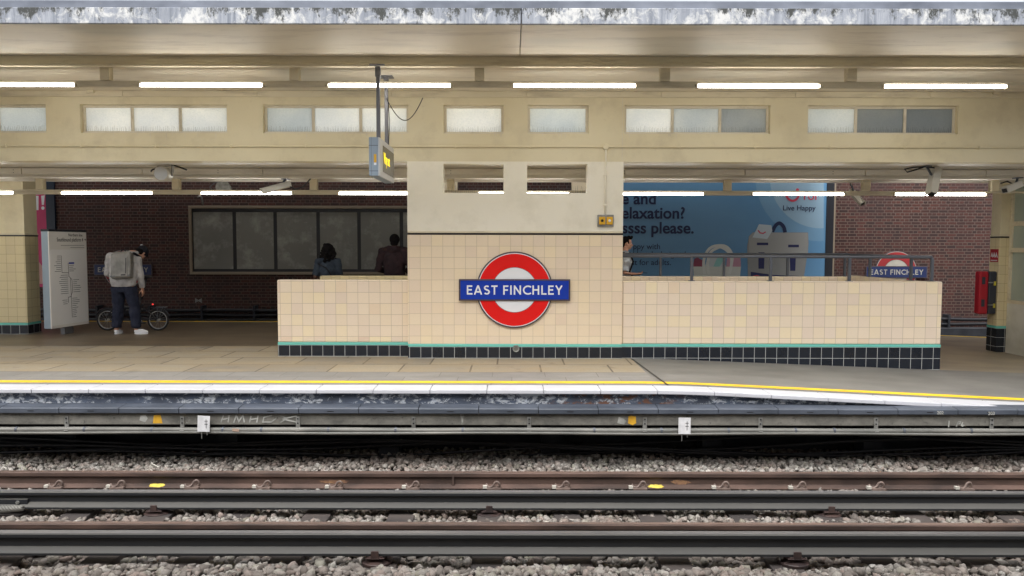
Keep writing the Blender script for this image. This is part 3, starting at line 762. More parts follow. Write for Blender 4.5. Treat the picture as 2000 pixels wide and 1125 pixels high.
# ------------------------------------------------------------------ station canopy, clerestory, stair block (front half, and its mirror behind)
YM = 12.05
def mir(f): return (lambda y: y) if f else (lambda y: 2*YM - y)
def ybox(mb, f, x0, x1, y0, y1, z0, z1):
    a, c = mir(f)(y0), mir(f)(y1); return mb.box(x0, x1, min(a, c), max(a, c), z0, z1)
ZC = 3.80; ZO = 3.905; YW = 10.6
HOLES = [(865, 983), (1029, 1147)]
WIN = [(-210, 89, 3), (156, 443, 3), (513, 797, 3), (866, 983, 1), (1030, 1149, 1), (1219, 1504, 3), (1577, 1871, 3)]
PANE_DIM = {(-210, 2): 0.88, (513, 0): 0.86, (1030, 0): 0.95, (1219, 1): 0.82, (1219, 2): 0.62, (1577, 0): 0.85, (1577, 1): 0.5, (1577, 2): 0.46}     # dimmer light behind some panes, put into their tint
def wall_holes(x0, x1, z0, z1, y0, y1, holes, name, m, parent, bevel=0.004):
    """a solid wall pierced by rectangular openings, as one mesh"""
    xs = sorted({x0, x1, *[h[0] for h in holes], *[h[1] for h in holes]}); zs = sorted({z0, z1, *[h[2] for h in holes], *[h[3] for h in holes]})
    bm = bmesh.new(); vd = {}
    def V(x, y, z):
        k = (round(x, 5), round(y, 5), round(z, 5))
        if k not in vd: vd[k] = bm.verts.new(k)
        return vd[k]
    def solid(i, j):
        if i < 0 or j < 0 or i >= len(xs)-1 or j >= len(zs)-1: return False
        cx, cz = (xs[i]+xs[i+1])/2, (zs[j]+zs[j+1])/2
        return not any(h[0] < cx < h[1] and h[2] < cz < h[3] for h in holes)
    for i in range(len(xs)-1):
        for j in range(len(zs)-1):
            if not solid(i, j): continue
            a, b_, c, d = xs[i], xs[i+1], zs[j], zs[j+1]
            bm.faces.new([V(a,y0,c), V(b_,y0,c), V(b_,y0,d), V(a,y0,d)]); bm.faces.new([V(a,y1,d), V(b_,y1,d), V(b_,y1,c), V(a,y1,c)])
            if not solid(i-1, j): bm.faces.new([V(a,y0,c), V(a,y0,d), V(a,y1,d), V(a,y1,c)])
            if not solid(i+1, j): bm.faces.new([V(b_,y0,c), V(b_,y1,c), V(b_,y1,d), V(b_,y0,d)])
            if not solid(i, j-1): bm.faces.new([V(a,y0,c), V(a,y1,c), V(b_,y1,c), V(b_,y0,c)])
            if not solid(i, j+1): bm.faces.new([V(a,y0,d), V(b_,y0,d), V(b_,y1,d), V(a,y1,d)])
    bmesh.ops.recalc_face_normals(bm, faces=bm.faces)
    me = bpy.data.meshes.new(name); bm.to_mesh(me); bm.free()
    o = link(name, me, m, parent)
    return o

for f in (True, False):
    side = 'front' if f else 'rear'
    Y = mir(f)
    can = thing('station_canopy', 'cantilevered cream concrete canopy with peeling grey fascia above the platform' if f else 'unseen far canopy behind the stairs, stretched to shade the brick wall', 'canopy', (0, Y(9.1), 3.8))
    XE = XR if f else 7.7; YE = 7.74 if f else 5.8  # rear canopy, out of view, stretched and cut short to tune light on the brick
    b = MB(); ybox(b, f, XL, 0.085, YE, 9.1, ZO, 4.02); ybox(b, f, 0.095, XE, YE, 9.1, ZO, 4.02); b.build('outer_soffit', m_ceil, can)
    b = MB(); ybox(b, f, XL, XR, 9.1, 10.84, ZC, 4.02); b.build('inner_soffit', m_ceil, can)
    b = MB(); ybox(b, f, XL, XR, 9.085, 9.0998, ZC + 0.012, ZO - 0.001); b.build('step_face', m_fasc_band, can)
    b = MB(); ybox(b, f, XL, XR, 9.06, 9.13, ZC - 0.022, ZC + 0.011); b.build('drip_moulding', m_trim, can, bevel=0.006)
    b = MB(); ybox(b, f, XL, 0.085, YE - 0.04, YE - 0.0002, ZO - 0.022, 4.045); ybox(b, f, 0.095, XE, YE - 0.04, YE - 0.0002, ZO - 0.022, 4.045); b.build('fascia', m_fascia, can, bevel=0.006)
    b = MB(); ybox(b, f, XL, XE, YE - 0.005, 10.84, 4.05, 4.128); b.build('roof_flashing', m_flash, can, bevel=0.004)
    b = MB(); ybox(b, f, XL, XE, YE + 0.015, 10.84, 4.0205, 4.049); b.build('roof_deck', m_flash, can)
    wl_ = thing('clerestory_wall', 'cream clerestory wall with frosted windows under the front canopy' if f else 'rear cream clerestory wall hidden behind the front one', 'wall', (0, Y(YW), 2.82))
    hs_ = []
    ZB, ZT = 3.208, 3.612
    for a, c, n in WIN:
        xa = at(a, 230, YW)[0]; xc = at(c, 230, YW)[0]; hs_.append((xa, xc, ZB, ZT))
    y0, y1 = sorted((Y(YW), Y(YW + 0.22)))
    wall_holes(XL, XR, 2.815, ZC - 0.001, y0, y1, hs_, 'wall', m_wall, wl_)
    b = MB(); x = XL
    for x1_ in list(np.arange(XL + 1.9, XR + 1.9, 1.9)):
        b = MB(); ybox(b, f, x + 0.002, x1_ - 0.002, YW - 0.028, YW - 0.0005, ZC - 0.085, ZC - 0.002); x = x1_; b.build('cornice_panel', m_trim, wl_, bevel=0.005)
    for (a, c, n), (xa, xc, _, _) in zip(WIN, hs_):
        fr = 0.035; wy0, wy1 = YW + 0.07, YW + 0.12
        b = MB()
        ybox(b, f, xa, xa + fr, wy0, wy1, ZB + fr, ZT - fr); ybox(b, f, xc - fr, xc, wy0, wy1, ZB + fr, ZT - fr)
        ybox(b, f, xa, xc, wy0, wy1, ZT - fr, ZT); ybox(b, f, xa, xc, wy0 - 0.02, wy1, ZB, ZB + 0.028); ybox(b, f, xa, xc, wy0, wy1, ZB + 0.028, ZB + fr)
        pw = (xc - xa - 2*fr - (n-1)*0.04) / n
        for q in range(1, n): ybox(b, f, xa + fr + q*pw + (q-1)*0.04, xa + fr + q*(pw + 0.04), wy0, wy1, ZB + fr, ZT - fr)
        wo = b.build('window', m_frame, wl_, bevel=0.004)
        for q in range(n):
            xx = xa + fr + q*(pw + 0.04)
            g_ = MB(); ybox(g_, f, xx - 0.004, xx + pw + 0.004, wy0 + 0.02, wy0 + 0.026, ZB + fr - 0.003, ZT - fr + 0.003); po = g_.build('pane', m_glass, wo); po.color = tuple(PANE_DIM[(a, q)] * kk for kk in (0.97, 0.99, 1.0)) + (1,) if (a, q) in PANE_DIM else (1, 1, 1, 1)
            if f:
                sp = MB(); t_ = xx + 0.01
                while t_ < xx + pw - 0.01:
                    hgt = random.uniform(0.05, 0.085); lean = random.uniform(-0.012, 0.012)
                    sp.tube([(t_, wy0 + 0.012, ZB + fr), (t_ + lean, wy0 + 0.004, ZB + fr + hgt)], [0.0016, 0.0008], 4); t_ += random.uniform(0.018, 0.03)
                so_ = sp.build('bird_spikes', m_pipe, wo); so_['kind'] = 'stuff'
    if f:
        # grime runs under the window sills
        dr = MB(); rnd = random.Random(3)
        for (xa, xc, _, _) in hs_:
            for q in range(7 if xc - xa < 1.2 else 9):
                cx_ = rnd.uniform(xa + 0.02, xc - 0.02); l_ = rnd.uniform(0.015, 0.1) ; wd = rnd.uniform(0.002, 0.006)
                dr.prism([(cx_-wd, ZB-0.001), (cx_+wd, ZB-0.001), (cx_+wd*0.4, ZB-l_), (cx_-wd*0.2, ZB-l_)], lambda u, v, w_: (u, YW - 0.0002 - w_, v), 0.0006)
        so_ = dr.build('grime_runs', m_frame, wl_); so_['kind'] = 'stuff'
    if f:
        xj = at(1215, 260, YW)[0]
        MB().box(xj - 0.004, xj + 0.004, YW - 0.0012, YW + 0.01, 2.83, ZC - 0.09).build('wall_joint', m_frame, wl_)
        for px in (176, 1947):
            xj, zj = at(px, 178, YW - 0.05); MB().box(xj - 0.05, xj + 0.05, YW - 0.07, YW - 0.0285, zj - 0.035, zj + 0.035).build('junction_box', m_trim, wl_, bevel=0.006)
    # central pier with two openings
    pr = thing('central_pier', 'tiled central pier with white rendered top and two openings' if f else 'rear rendered pier with two openings behind the central pier', 'pier', (0, Y(YW), 0))
    xa, xb = -1.495, 1.583
    y0, y1 = sorted((Y(YW - 0.012), Y(YW + 0.21)))
    ho = []
    for a, c in HOLES: ho.append((at(a, 350, YW)[0], at(c, 350, YW)[0], 2.372, 2.783))
    wall_holes(xa, xb, 1.83, 2.8148, y0, y1, ho, 'render_panel', m_pier, pr)
    b = MB(); ybox(b, f, xa, xb, YW - 0.02, YW + 0.21, 0.208, 1.775); b.build('tile_panel', m_tile, pr, bevel=0.006)
    b = MB(); ybox(b, f, xa, xb, YW - 0.022, YW + 0.21, 1.8, 1.8295); b.build('cream_capping', m_trim, pr, bevel=0.008)
    b = MB(); ybox(b, f, xa, xb, YW - 0.021, YW + 0.21, 1.7755, 1.7995); b.build('black_trim', m_blacktrim, pr)
    b = MB(); ybox(b, f, xa, xb, YW - 0.024, YW + 0.21, 0.166, 0.2075); b.build('teal_strip', m_teal, pr, bevel=0.006)
    b = MB(); ybox(b, f, xa, xb, YW - 0.022, YW + 0.21, -0.3, 0.1655); b.build('black_skirting', m_black, pr)
    # bird spikes along the lower edge of the openings
    for h in ho:
        sp = MB(); t_ = h[0] + 0.02
        while t_ < h[1] - 0.02:
            sp.tube([(t_, Y(YW + 0.1), 2.372), (t_ + random.uniform(-0.02, 0.02), Y(YW + 0.1) + random.uniform(-.02, .02), 2.372 + random.uniform(0.09, 0.13))], [0.002, 0.001], 4); t_ += random.uniform(0.022, 0.04)
        so_ = sp.build('bird_spikes', m_steel, pr); so_['kind'] = 'stuff'
def low_wall(par, x0, x1, y0, y1, top, tilem, names=''):
    MB().box(x0, x1, y0, y1, 0.208, top).build('tile_panel', tilem, par, bevel=0.018, segs=3)
    MB().box(x0-0.002, x1+0.002, y0 - 0.003, y1+0.003, 0.166, 0.2075).build('teal_strip', m_teal, par, bevel=0.005)
    MB().box(x0, x1, y0 - 0.001, y1+0.001, -0.45, 0.1655).build('black_skirting', m_black, par)
t_ = thing('stair_wall', 'low cream tiled wall left of the central pier', 'wall', (-2.4, 10.8, 0)); low_wall(t_, -3.42, -1.497, 10.74, 10.9, 1.12, m_tile2)
b = MB()
t_ = thing('stair_wall', 'rear low tiled wall in front of the two standing people', 'wall', (-2.4, 13.4, 0)); low_wall(t_, -3.46, -1.497, 13.3, 13.46, 1.075, m_tile_old)
t_ = thing('stair_wall', 'low cream tiled wall enclosing the stairwell right of the pier', 'wall', (4, 10.7, 0))
low_wall(t_, 1.585, 6.19, 10.61, 10.77, 1.115, m_tile2)
low_wall(t_, 6.03, 6.189, 10.775, 13.29, 1.1, m_tile2)
low_wall(t_, 1.585, 6.19, 13.295, 13.455, 1.075, m_tile2)
# handrail on top of the right wall
hr = thing('handrail', 'dark grey tubular handrail on top of the right stair wall', 'handrail', (4, 10.7, 1.1))
ZR = 1.475
MB().tube([(1.59, 10.69, ZR), (5.98, 10.69, ZR - 0.01), (6.06, 10.69, ZR - 0.01), (6.1, 10.76, ZR - 0.01), (6.1, 13.3, ZR - 0.01), (6.06, 13.38, ZR), (1.59, 13.38, ZR)], 0.0225, 12).build('top_rail', m_rail_paint, hr, smooth=True)
posts = [(at(px, 520, 10.69)[0], 10.69, 1.112) for px in (1351, 1505, 1659)] + [(6.07, 10.69, 1.112), (6.1, 11.3, 1.095), (6.1, 12.6, 1.095)] + [(at(px, 520, 13.38)[0], 13.38, 1.07) for px in (1290, 1414, 1538, 1650)]
for x, y, zb in posts:
    b = MB().box(x - 0.02, x + 0.02, y - 0.02, y + 0.02, zb + 0.012, ZR - 0.02); b.box(x - 0.042, x + 0.042, y - 0.042, y + 0.042, zb, zb + 0.012)
    b.build('post', m_rail_paint, hr, bevel=0.005)
# low roof over the stairs
lr = thing('low_roof', 'low flat ceiling over the stairs between the two clerestory walls', 'ceiling', (0, YM, 2.82))
MB().box(XL, XR, YW + 0.221, 2*YM - YW - 0.221, 2.818, 2.96).build('soffit', m_low, lr)
MB().box(XL, XR, 11.52, 12.58, 2.69, 2.8178).build('dropped_panel', m_low, lr, bevel=0.008)
b = MB()
for x in np.arange(XL, XR, 1.86): MB().box(x, x + 1.84, 11.49, 11.5195, 2.712, 2.80).build('cover_panel', m_low, lr, bevel=0.004)
b = MB()
for px in (25, 425, 880, 1219, 1627):
    x = at(px, 338, 11.48)[0]
    for q in (-0.02, 0.02): b.lathe([(0.006, -0.004), (0.006, 0)], (x, 11.4895, 2.755 + q), 'Y', 8)
b.build('cover_screws', m_steel, lr)
MB().box(XL, XR, 11.505, 11.53, 2.66, 2.6895).build('edge_bead', m_low, lr, bevel=0.004)

# ------------------------------------------------------------------ fluorescent lights
def light_row(Yl, py, starts, ln, brk, ztop, trunk_lab, grp, labs):
    zc = at(1000, py, Yl)[1]
    tr = thing('light_trunking', trunk_lab, 'trunking', (0, Yl, zc))
    MB().box(XL, XR, Yl - 0.012, Yl + 0.03, zc + 0.016, zc + 0.05).build('channel', m_trunk, tr, bevel=0.004)
    ends = []
    for i, px in enumerate(starts):
        x0 = at(px, py, Yl)[0]; x1 = x0 + ln; ends.append((x0, x1))
        lt = thing('fluorescent_light', labs[i], 'light', (x0, Yl, zc), grp)
        MB().tube([(x0 + 0.005, Yl, zc), (x0 + 0.02, Yl, zc), (x1 - 0.02, Yl, zc), (x1 - 0.005, Yl, zc)], [0.016, 0.022, 0.022, 0.016], 14).build('tube', m_tube, lt, smooth=True)
        for q in (x0 - 0.025, x1 - 0.002): MB().box(q, q + 0.026, Yl - 0.03, Yl + 0.03, zc - 0.03, zc + 0.0155).build('end_cap', m_trunk, lt, bevel=0.004)
    for (a0, a1), (b0, b1) in zip(ends[:-1], ends[1:]):
        MB().box(a1 + 0.03, b0 - 0.03, Yl - 0.026, Yl + 0.03, zc - 0.026, zc + 0.0155).build('gear_cover', m_trunk, tr, bevel=0.006)
    for px in brk:
        x = at(px, py, Yl)[0]; MB().box(x - 0.058, x + 0.058, Yl - 0.05, Yl + 0.05, zc + 0.0505, ztop).build('bracket', m_trim, tr, bevel=0.005)
    return zc
o5 = ['leftmost', 'second', 'third', 'fourth', 'fifth', 'rightmost']
light_row(9.2, 167, [-92, 274, 641, 1002, 1361, 1725], 1.5, [-152, 208, 576, 936, 1297, 1660, 2020], ZC - 0.001,
          'beige light trunking hung on brackets under the front canopy ceiling', 'tubes in the high front row under the canopy',
          ['leftmost lit tube of the high front row, cut by the photo edge', 'lit tube of the high front row above the two left window groups', 'lit tube of the high front row crossing the hanging display poles',
           'lit tube of the high front row straight above the central pier', 'second lit tube from the right in the high front row', 'rightmost lit tube of the high front row'])
light_row(12.05, 378, [-150, 121, 393, 662, 934, 1196, 1470, 1747], 1.47, [80, 345, 613, 880, 1155, 1420, 1690, 1940], 2.6898,
          'beige light trunking under the low ceiling over the stairs', 'tubes in the low row over the stairs',
          ['leftmost lit tube of the low row, above the left tiled pillar', 'lit tube of the low row above the cyclist and map sign', 'lit tube of the low row partly behind the white camera over the blank board',
           'lit tube of the low row ending at the left edge of the pier', 'lit tube of the low row glimpsed through the openings of the pier', 'lit tube of the low row starting at the right edge of the pier',
           'lit tube of the low row across the blue poster emblem', 'rightmost lit tube of the low row in front of the brick wall'])

# ------------------------------------------------------------------ things on the front wall
MR, MBL, ME = m_red, m_blue, m_enamel
FAR_DIM = (mottled('dimmed_red_enamel', lin(158, 44, 48), lin(140, 40, 44), 3, 0.5, 0), mottled('dimmed_blue_enamel', lin(34, 50, 98), lin(28, 42, 84), 3, 0.5, 0), mottled('dimmed_white_enamel', lin(186, 182, 172), lin(166, 162, 152), 3, 0.5, 0))  # enamel colours darkened to imitate the dim light on the far wall
def roundel(cx, y, cz, k, label, mats=None):
    m_red, m_blue, m_enamel = mats or (MR, MBL, ME)
    r = thing('roundel_sign', label, 'sign', (cx, y, cz), 'station name roundels')
    n = 72
    def ring(r0, r1, ya, yb_, name, m):
        b = MB()
        vs = []
        for i in range(n):
            a = 2*PI*i/n
            for rr, yy in ((r0, ya), (r1, ya), (r1, yb_), (r0, yb_)): vs.append((cx + rr*math.cos(a), yy, cz + rr*math.sin(a)))
        fs = [(i*4+q, i*4+(q+1) % 4, ((i+1) % n)*4+(q+1) % 4, ((i+1) % n)*4+q) for i in range(n) for q in range(4)]
        return b.add(vs, fs).build(name, m, r)
    def disc(rr, ya, yb_, name, m):
        return MB().lathe([(rr, ya), (rr, yb_)], (cx, 0, cz), 'Y', n).build(name, m, r)
    disc(0.548*k, y - 0.03*k, y, 'back_frame', m_bronze)
    disc(0.528*k, y - 0.034*k, y - 0.0305*k, 'white_border', m_enamel)
    ring(0.325*k, 0.516*k, y - 0.038*k, y - 0.0345*k, 'red_ring', m_red)
    ring(0.319*k, 0.3245*k, y - 0.0365*k, y - 0.0345*k, 'ring_outline', m_bronze)
    bw, bh = 0.795*k, 0.155*k
    MB().box(cx - bw, cx + bw, y - 0.055*k, y - 0.039*k, cz - bh, cz + bh).build('bar_frame', m_bronze, r, bevel=0.004)
    MB().box(cx - bw + 0.024*k, cx + bw - 0.024*k, y - 0.058*k, y - 0.0555*k, cz - bh + 0.022*k, cz + bh - 0.022*k).build('blue_bar', m_blue, r)
    word = MB(); adv = 0; H = 0.132*k; th = 0.0215*k
    tot = sum(LET[c][0] for c in 'EAST FINCHLEY') + 0.16*12
    sc = 1.365*k/tot; xx = cx - 1.365*k/2; lay = 0
    for c in 'EAST FINCHLEY':
        wd, st = LET[c]; word = MB()
        for s_ in st:
            lay += 1
            ribbon(word, [(xx + u*sc, cz - H/2 + v*H) for u, v in s_], th, (lambda dl: (lambda u, v, w_: (u, y - 0.0582*k - dl - w_, v)))(0.00025*(lay % 4)), 0.001)
        xx += (wd + 0.16)*sc
        if st: word.build('letter', m_enamel, r)
    b = MB()
    for q in ((-1, 0), (1, 0), (0, 1), (0, -1)): b.lathe([(0.005*k, -0.002), (0.005*k, 0)], (cx + q[0]*(bw - 0.012*k), y - 0.055*k, cz + q[1]*(bh - 0.011*k)), 'Y', 8)
    b.build('rivets', m_galv, r)
    return r
def arc(cx, cy, rx, ry, a0, a1, n=18): return [(cx + rx*math.cos(math.radians(a0 + (a1-a0)*i/n)), cy + ry*math.sin(math.radians(a0 + (a1-a0)*i/n))) for i in range(n+1)]
h_ = 0.08
LET = {' ': (0.18, []),
 'E': (0.5, [[(h_,0),(h_,1)], [(h_,0.918),(0.5,0.918)], [(h_,0.52),(0.46,0.52)], [(h_,0.082),(0.52,0.082)]]),
 'F': (0.47, [[(h_,0),(h_,1)], [(h_,0.918),(0.48,0.918)], [(h_,0.5),(0.44,0.5)]]),
 'A': (0.72, [[(0.05,0),(0.36,1)], [(0.36,1),(0.67,0)], [(0.17,0.3),(0.55,0.3)]]),
 'S': (0.52, [arc(0.27,0.73,0.19,0.19,35,270,16) + arc(0.27,0.29,0.21,0.21,88,-150,16)]),
 'T': (0.56, [[(0.28,0),(0.28,0.84)], [(0.0,0.918),(0.56,0.918)]]),
 'I': (0.16, [[(h_,0),(h_,1)]]),
 'N': (0.68, [[(h_,0),(h_,1)], [(h_,0.93),(0.6,0.07)], [(0.6,0),(0.6,1)]]),
 'C': (0.68, [arc(0.46,0.5,0.4,0.42,48,312,26)]),
 'H': (0.64, [[(h_,0),(h_,1)], [(0.56,0),(0.56,1)], [(h_,0.52),(0.56,0.52)]]),
 'L': (0.46, [[(h_,0),(h_,1)], [(h_,0.082),(0.48,0.082)]]),
 'Y': (0.64, [[(0.05,1),(0.32,0.46)], [(0.59,1),(0.32,0.46)], [(0.32,0.5),(0.32,0)]])}
x, z = at(1005, 566, YW - 0.02)
roundel(x, YW - 0.02, z, 1.0, 'large bright red and blue station roundel on the tiled pier')
YBR = 18.8
x, z = at(1749, 530, YBR); roundel(x, YBR, z, 0.985, 'distant station roundel on brick seen through the right handrail', FAR_DIM)
x, z = at(242, 528, YBR); roundel(x, YBR, z, 0.93, 'distant station roundel mostly hidden behind the cyclist', FAR_DIM)

# conduit with a drop to the alarm box
cd = thing('conduit', 'cream painted conduit pipe across the clerestory wall with a drop', 'conduit', (0, YW, 3.02))
zp = at(1000, 287, YW)[1]; xd = at(1182, 350, YW)[0]
b = MB().tube([(XL, YW - 0.02, zp), (XR, YW - 0.02, zp)], 0.0125, 10); b.build('pipe', m_wall, cd, smooth=True)
MB().tube([(xd, YW - 0.03, zp - 0.03), (xd, YW - 0.03, 2.06)], 0.0115, 10).build('drop_pipe', m_pier, cd, smooth=True)
MB().lathe([(0.04, -0.045), (0.044, -0.04), (0.044, 0.0)], (xd, YW - 0.001, zp), 'Y', 20).build('junction_box', m_wall, cd, bevel=0.003)
b = MB()
for px in range(13, 2100, 146):
    x = at(px, 287, YW)[0]; MB().box(x - 0.008, x + 0.008, YW - 0.036, YW, zp - 0.022, zp + 0.026).build('saddle_clip', m_wall, cd, bevel=0.002)
for zz in (2.62, 2.2): MB().box(xd - 0.03, xd + 0.03, YW - 0.045, YW - 0.0125, zz - 0.008, zz + 0.008).build('saddle_clip', m_pier, cd, bevel=0.002)
x, z = at(1182, 431, YW)
ab = thing('alarm_box', 'small alarm box with two yellow units beside the right pier edge', 'alarm box', (x, YW, z))
MB().box(x - 0.115, x + 0.115, YW - 0.05, YW - 0.0125, z - 0.085, z + 0.085).build('back_box', m_galv, ab, bevel=0.006)
for q in (-0.052, 0.054):
    MB().box(x + q - 0.044, x + q + 0.044, YW - 0.075, YW - 0.0505, z - 0.055, z + 0.055).build('yellow_unit', m_ywarn, ab, bevel=0.008)
    MB().lathe([(0.014, -0.012), (0.02, 0)], (x + q, YW - 0.0755, z), 'Y', 16).build('push_button', m_enamel if q > 0 else m_ink, ab)
x, z = at(1008, 680, YW)
vt = thing('round_vent', 'small round metal vent on the skirting under the large roundel', 'vent', (x, YW, z))
MB().lathe([(0.03, -0.05), (0.046, -0.06), (0.05, -0.05), (0.05, -0.0225)], (x, YW, z), 'Y', 24).build('rim', m_galv, vt, smooth=False)
MB().lathe([(0.029, -0.056), (0.029, -0.0505)], (x, YW, z), 'Y', 20).build('grille', m_pipe, vt)

# hanging train indicator
def indicator():
    xa, xb = at(720, 300, 8.97)[0], at(741, 300, 8.97)[0]; ya, yb_ = 8.97, 10.05
    zt = at(730, 268, 8.97)[1]; zb = at(730, 344, 8.97)[1]; xm = (xa + xb)/2
    t = thing('train_indicator', 'hanging grey display box with amber text on two ceiling poles', 'display', (xm, 9.5, zb))
    MB().box(xa, xb - 0.02, ya, yb_, zb, zt).build('casing', m_boxblue, t, bevel=0.008)
    MB().box(xb - 0.0195, xb, ya + 0.002, yb_ - 0.002, zb + 0.002, zt - 0.002).build('bezel', m_boxlight, t, bevel=0.004)
    MB().box(xb + 0.0003, xb + 0.003, ya + 0.22, yb_ - 0.02, zb + 0.07, zt - 0.07).build('screen', m_screen, t)
    R = Matrix.Rotation(PI/2, 4, 'Z') @ Matrix.Rotation(PI/2, 4, 'X')
    text('Way out', 'amber_text', m_amber, t, 0.2, xb + 0.0035, ya + 0.27, (zb+zt)/2 - 0.05, bold=0.0, R=R, sx=0.62)
    MB().box(xa + 0.06, xa + 0.09, ya - 0.0025, ya - 0.0003, zb + 0.16, zb + 0.26).build('warning_label', m_ywarn, t)
    MB().box(xa + 0.06, xa + 0.09, ya - 0.0025, ya - 0.0003, zb + 0.13, zb + 0.158).build('paper_label', m_enamel, t)
    b = MB()
    for q in (zt - 0.1, zb + 0.06): b.box(xa - 0.001, xb - 0.021, ya - 0.0012, ya + 0.01, q - 0.003, q + 0.003)
    b.box(xa + 0.028, xa + 0.031, ya - 0.0015, ya + 0.01, zb, zt); b.build('casing_seams', m_steel, t)
    for yy in (9.1, 9.69):
        b = MB().box(xm - 0.022 + 0.03, xm + 0.022 + 0.03, yy - 0.022, yy + 0.022, zt, ZC - 0.012); b.build('pole', m_pole, t, bevel=0.004)
        b = MB().box(xm - 0.06, xm + 0.12, yy - 0.08, yy + 0.08, ZC - 0.012, ZC - 0.0005); b.box(xm, xm + 0.06, yy - 0.035, yy + 0.035, ZC - 0.14, ZC - 0.012); b.build('ceiling_plate', m_pole, t, bevel=0.003)
    pts = []
    for i in range(25):
        s_ = i/24; pts.append((xm + 0.03 + 0.5*s_, 9.66 - 0.2*s_, 3.52 - 0.62*math.sin(PI*s_*0.9)**1.0*(0.55) + 0.07*s_))
    MB().tube(pts, 0.006, 6).build('feed_cable', m_ink, t, smooth=True)
    MB().tube([(xm + 0.06, 9.66, zt), (xm + 0.075, 9.66, zt + 0.3), (xm + 0.055, 9.66, 3.5)], 0.005, 6).build('data_cable', m_ink, t, smooth=True)
indicator()

# ------------------------------------------------------------------ cameras and speakers under the low ceiling
m_cctv = plain('camera_white', lin(206, 202, 190), 0.4)
def cctv(label, p0, p1, Y, w_, mount, arm=None, dy=0.12, grp='security cameras under the roof', hood=True):
    (x0, z0), (x1, z1) = at(*p0, Y), at(*p1, Y); a = Vector((x0, Y - dy/2, z0)); c = Vector((x1, Y + dy/2, z1)); d = (c - a)
    L = d.length; ex = d.normalized(); ey = Vector((0, 1, 0)); ez = ex.cross(ey).normalized(); ey = ez.cross(ex).normalized(); R = Matrix((ex, ey, ez)).transposed()
    m = (a + c)/2; t = thing('security_camera', label, 'camera', m, grp)
    MB().obox(m, (L, w_, w_*0.85), R).build('housing', m_cctv, t, bevel=0.008)
    if hood: MB().obox(m + R @ Vector((-0.01, 0, w_*0.5 if ez.z > 0 else -w_*0.5)), (L*1.06, w_*1.12, 0.012), R).build('sun_hood', m_cctv, t, bevel=0.003)
    MB().obox(m + R @ Vector((-L/2 - 0.004, 0, 0)), (0.008, w_*0.75, w_*0.6), R).build('lens_window', m_ink, t)
    mx, mz = at(*mount, Y); top = Vector((mx, Y + 0.03, mz))
    MB().tube([m + R @ Vector((L*0.18, 0, 0)), (m + top)/2 + Vector((0.01, 0, -0.01)), top], 0.017, 8).build('bracket', m_steel, t, smooth=True)
    MB().box(mx - 0.05, mx + 0.05, Y - 0.03, Y + 0.09, mz - 0.006, mz + 0.012).build('mounting_plate', m_steel, t, bevel=0.003)
    if arm:
        pts = [Vector((*[at(px, py, Y)[0]], Y + 0.02 + 0.015*i, at(px, py, Y)[1])) for i, (px, py) in enumerate(arm)]
        MB().tube(pts, 0.011, 8).build('camera_cable', m_ink, t, smooth=True)
    return t
cctv('white box camera hanging below the ceiling over the blank board', (514, 376), (566, 360), 11.2, 0.085, (556, 351), [(560, 362), (575, 370), (590, 365), (604, 349)])
cctv('largest white camera, tilted steeply, in front of the right brick wall', (1812, 379), (1837, 326), 11.0, 0.12, (1812, 324), [(1826, 326), (1808, 324), (1790, 330), (1776, 334), (1772, 328), (1790, 324), (1815, 323)], dy=0.2)
cctv('small white camera tilted downwards at the right end of the poster', (1679, 398), (1664, 370), 13.1, 0.09, (1660, 352), None, dy=0.2)
cctv('white camera at the right edge of the photo by the waiting room', (1957, 371), (1998, 357), 11.3, 0.1, (1990, 346), [(1985, 360), (1970, 352), (1958, 356)])
x, z = at(320, 341, 11.1)
sp_ = thing('speaker', 'round white loudspeaker hanging from the low ceiling near the left', 'speaker', (x, 11.1, z))
MB().lathe([(0.1, -0.1), (0.112, -0.09), (0.112, 0.0), (0.095, 0.1), (0.06, 0.14)], (x, 11.1, z), 'Y', 28).build('drum', m_cctv, sp_, bevel=0.004)
MB().lathe([(0.098, -0.104), (0.098, -0.1003)], (x, 11.1, z), 'Y', 28).build('speaker_grille', m_boxlight, sp_)
b = MB().box(x + 0.118, x + 0.13, 11.08, 11.14, z - 0.03, 2.817).box(x - 0.13, x - 0.118, 11.08, 11.14, z - 0.03, z + 0.09).box(x - 0.118, x + 0.118, 11.12, 11.14, z + 0.113, z + 0.122); b.build('bracket', m_galv, sp_)
MB().tube([(x + 0.13, 11.16, z + 0.13), (x + 0.2, 11.16, z + 0.11), (x + 0.3, 11.2, z + 0.07)], 0.012, 6).tube([(x - 0.1, 11.16, z + 0.1), (x - 0.2, 11.16, z + 0.07), (x - 0.24, 11.2, z + 0.05)], 0.012, 6).build('speaker_cable', m_ink, sp_, smooth=True)
x, z = at(440, 368, 13.2)
hn = thing('horn_speaker', 'small grey horn speaker above the left end of the blank board', 'speaker', (x, 13.2, z))
MB().lathe([(0.13, -0.12), (0.125, -0.115), (0.06, 0.0), (0.05, 0.06), (0.06, 0.065), (0.06, 0.14)], (x, 13.2, z), 'Y', 24).build('horn', m_galv, hn, smooth=False)
MB().box(x - 0.012, x + 0.012, 13.24, 13.28, z + 0.04, 2.817).build('bracket', m_steel, hn)
MB().tube([(x - 0.05, 13.25, z + 0.12), (x - 0.2, 13.25, z + 0.1), (x - 0.3, 13.25, z + 0.02), (x - 0.24, 13.25, z - 0.05)], 0.01, 6).build('speaker_cable', m_steel, hn, smooth=True)

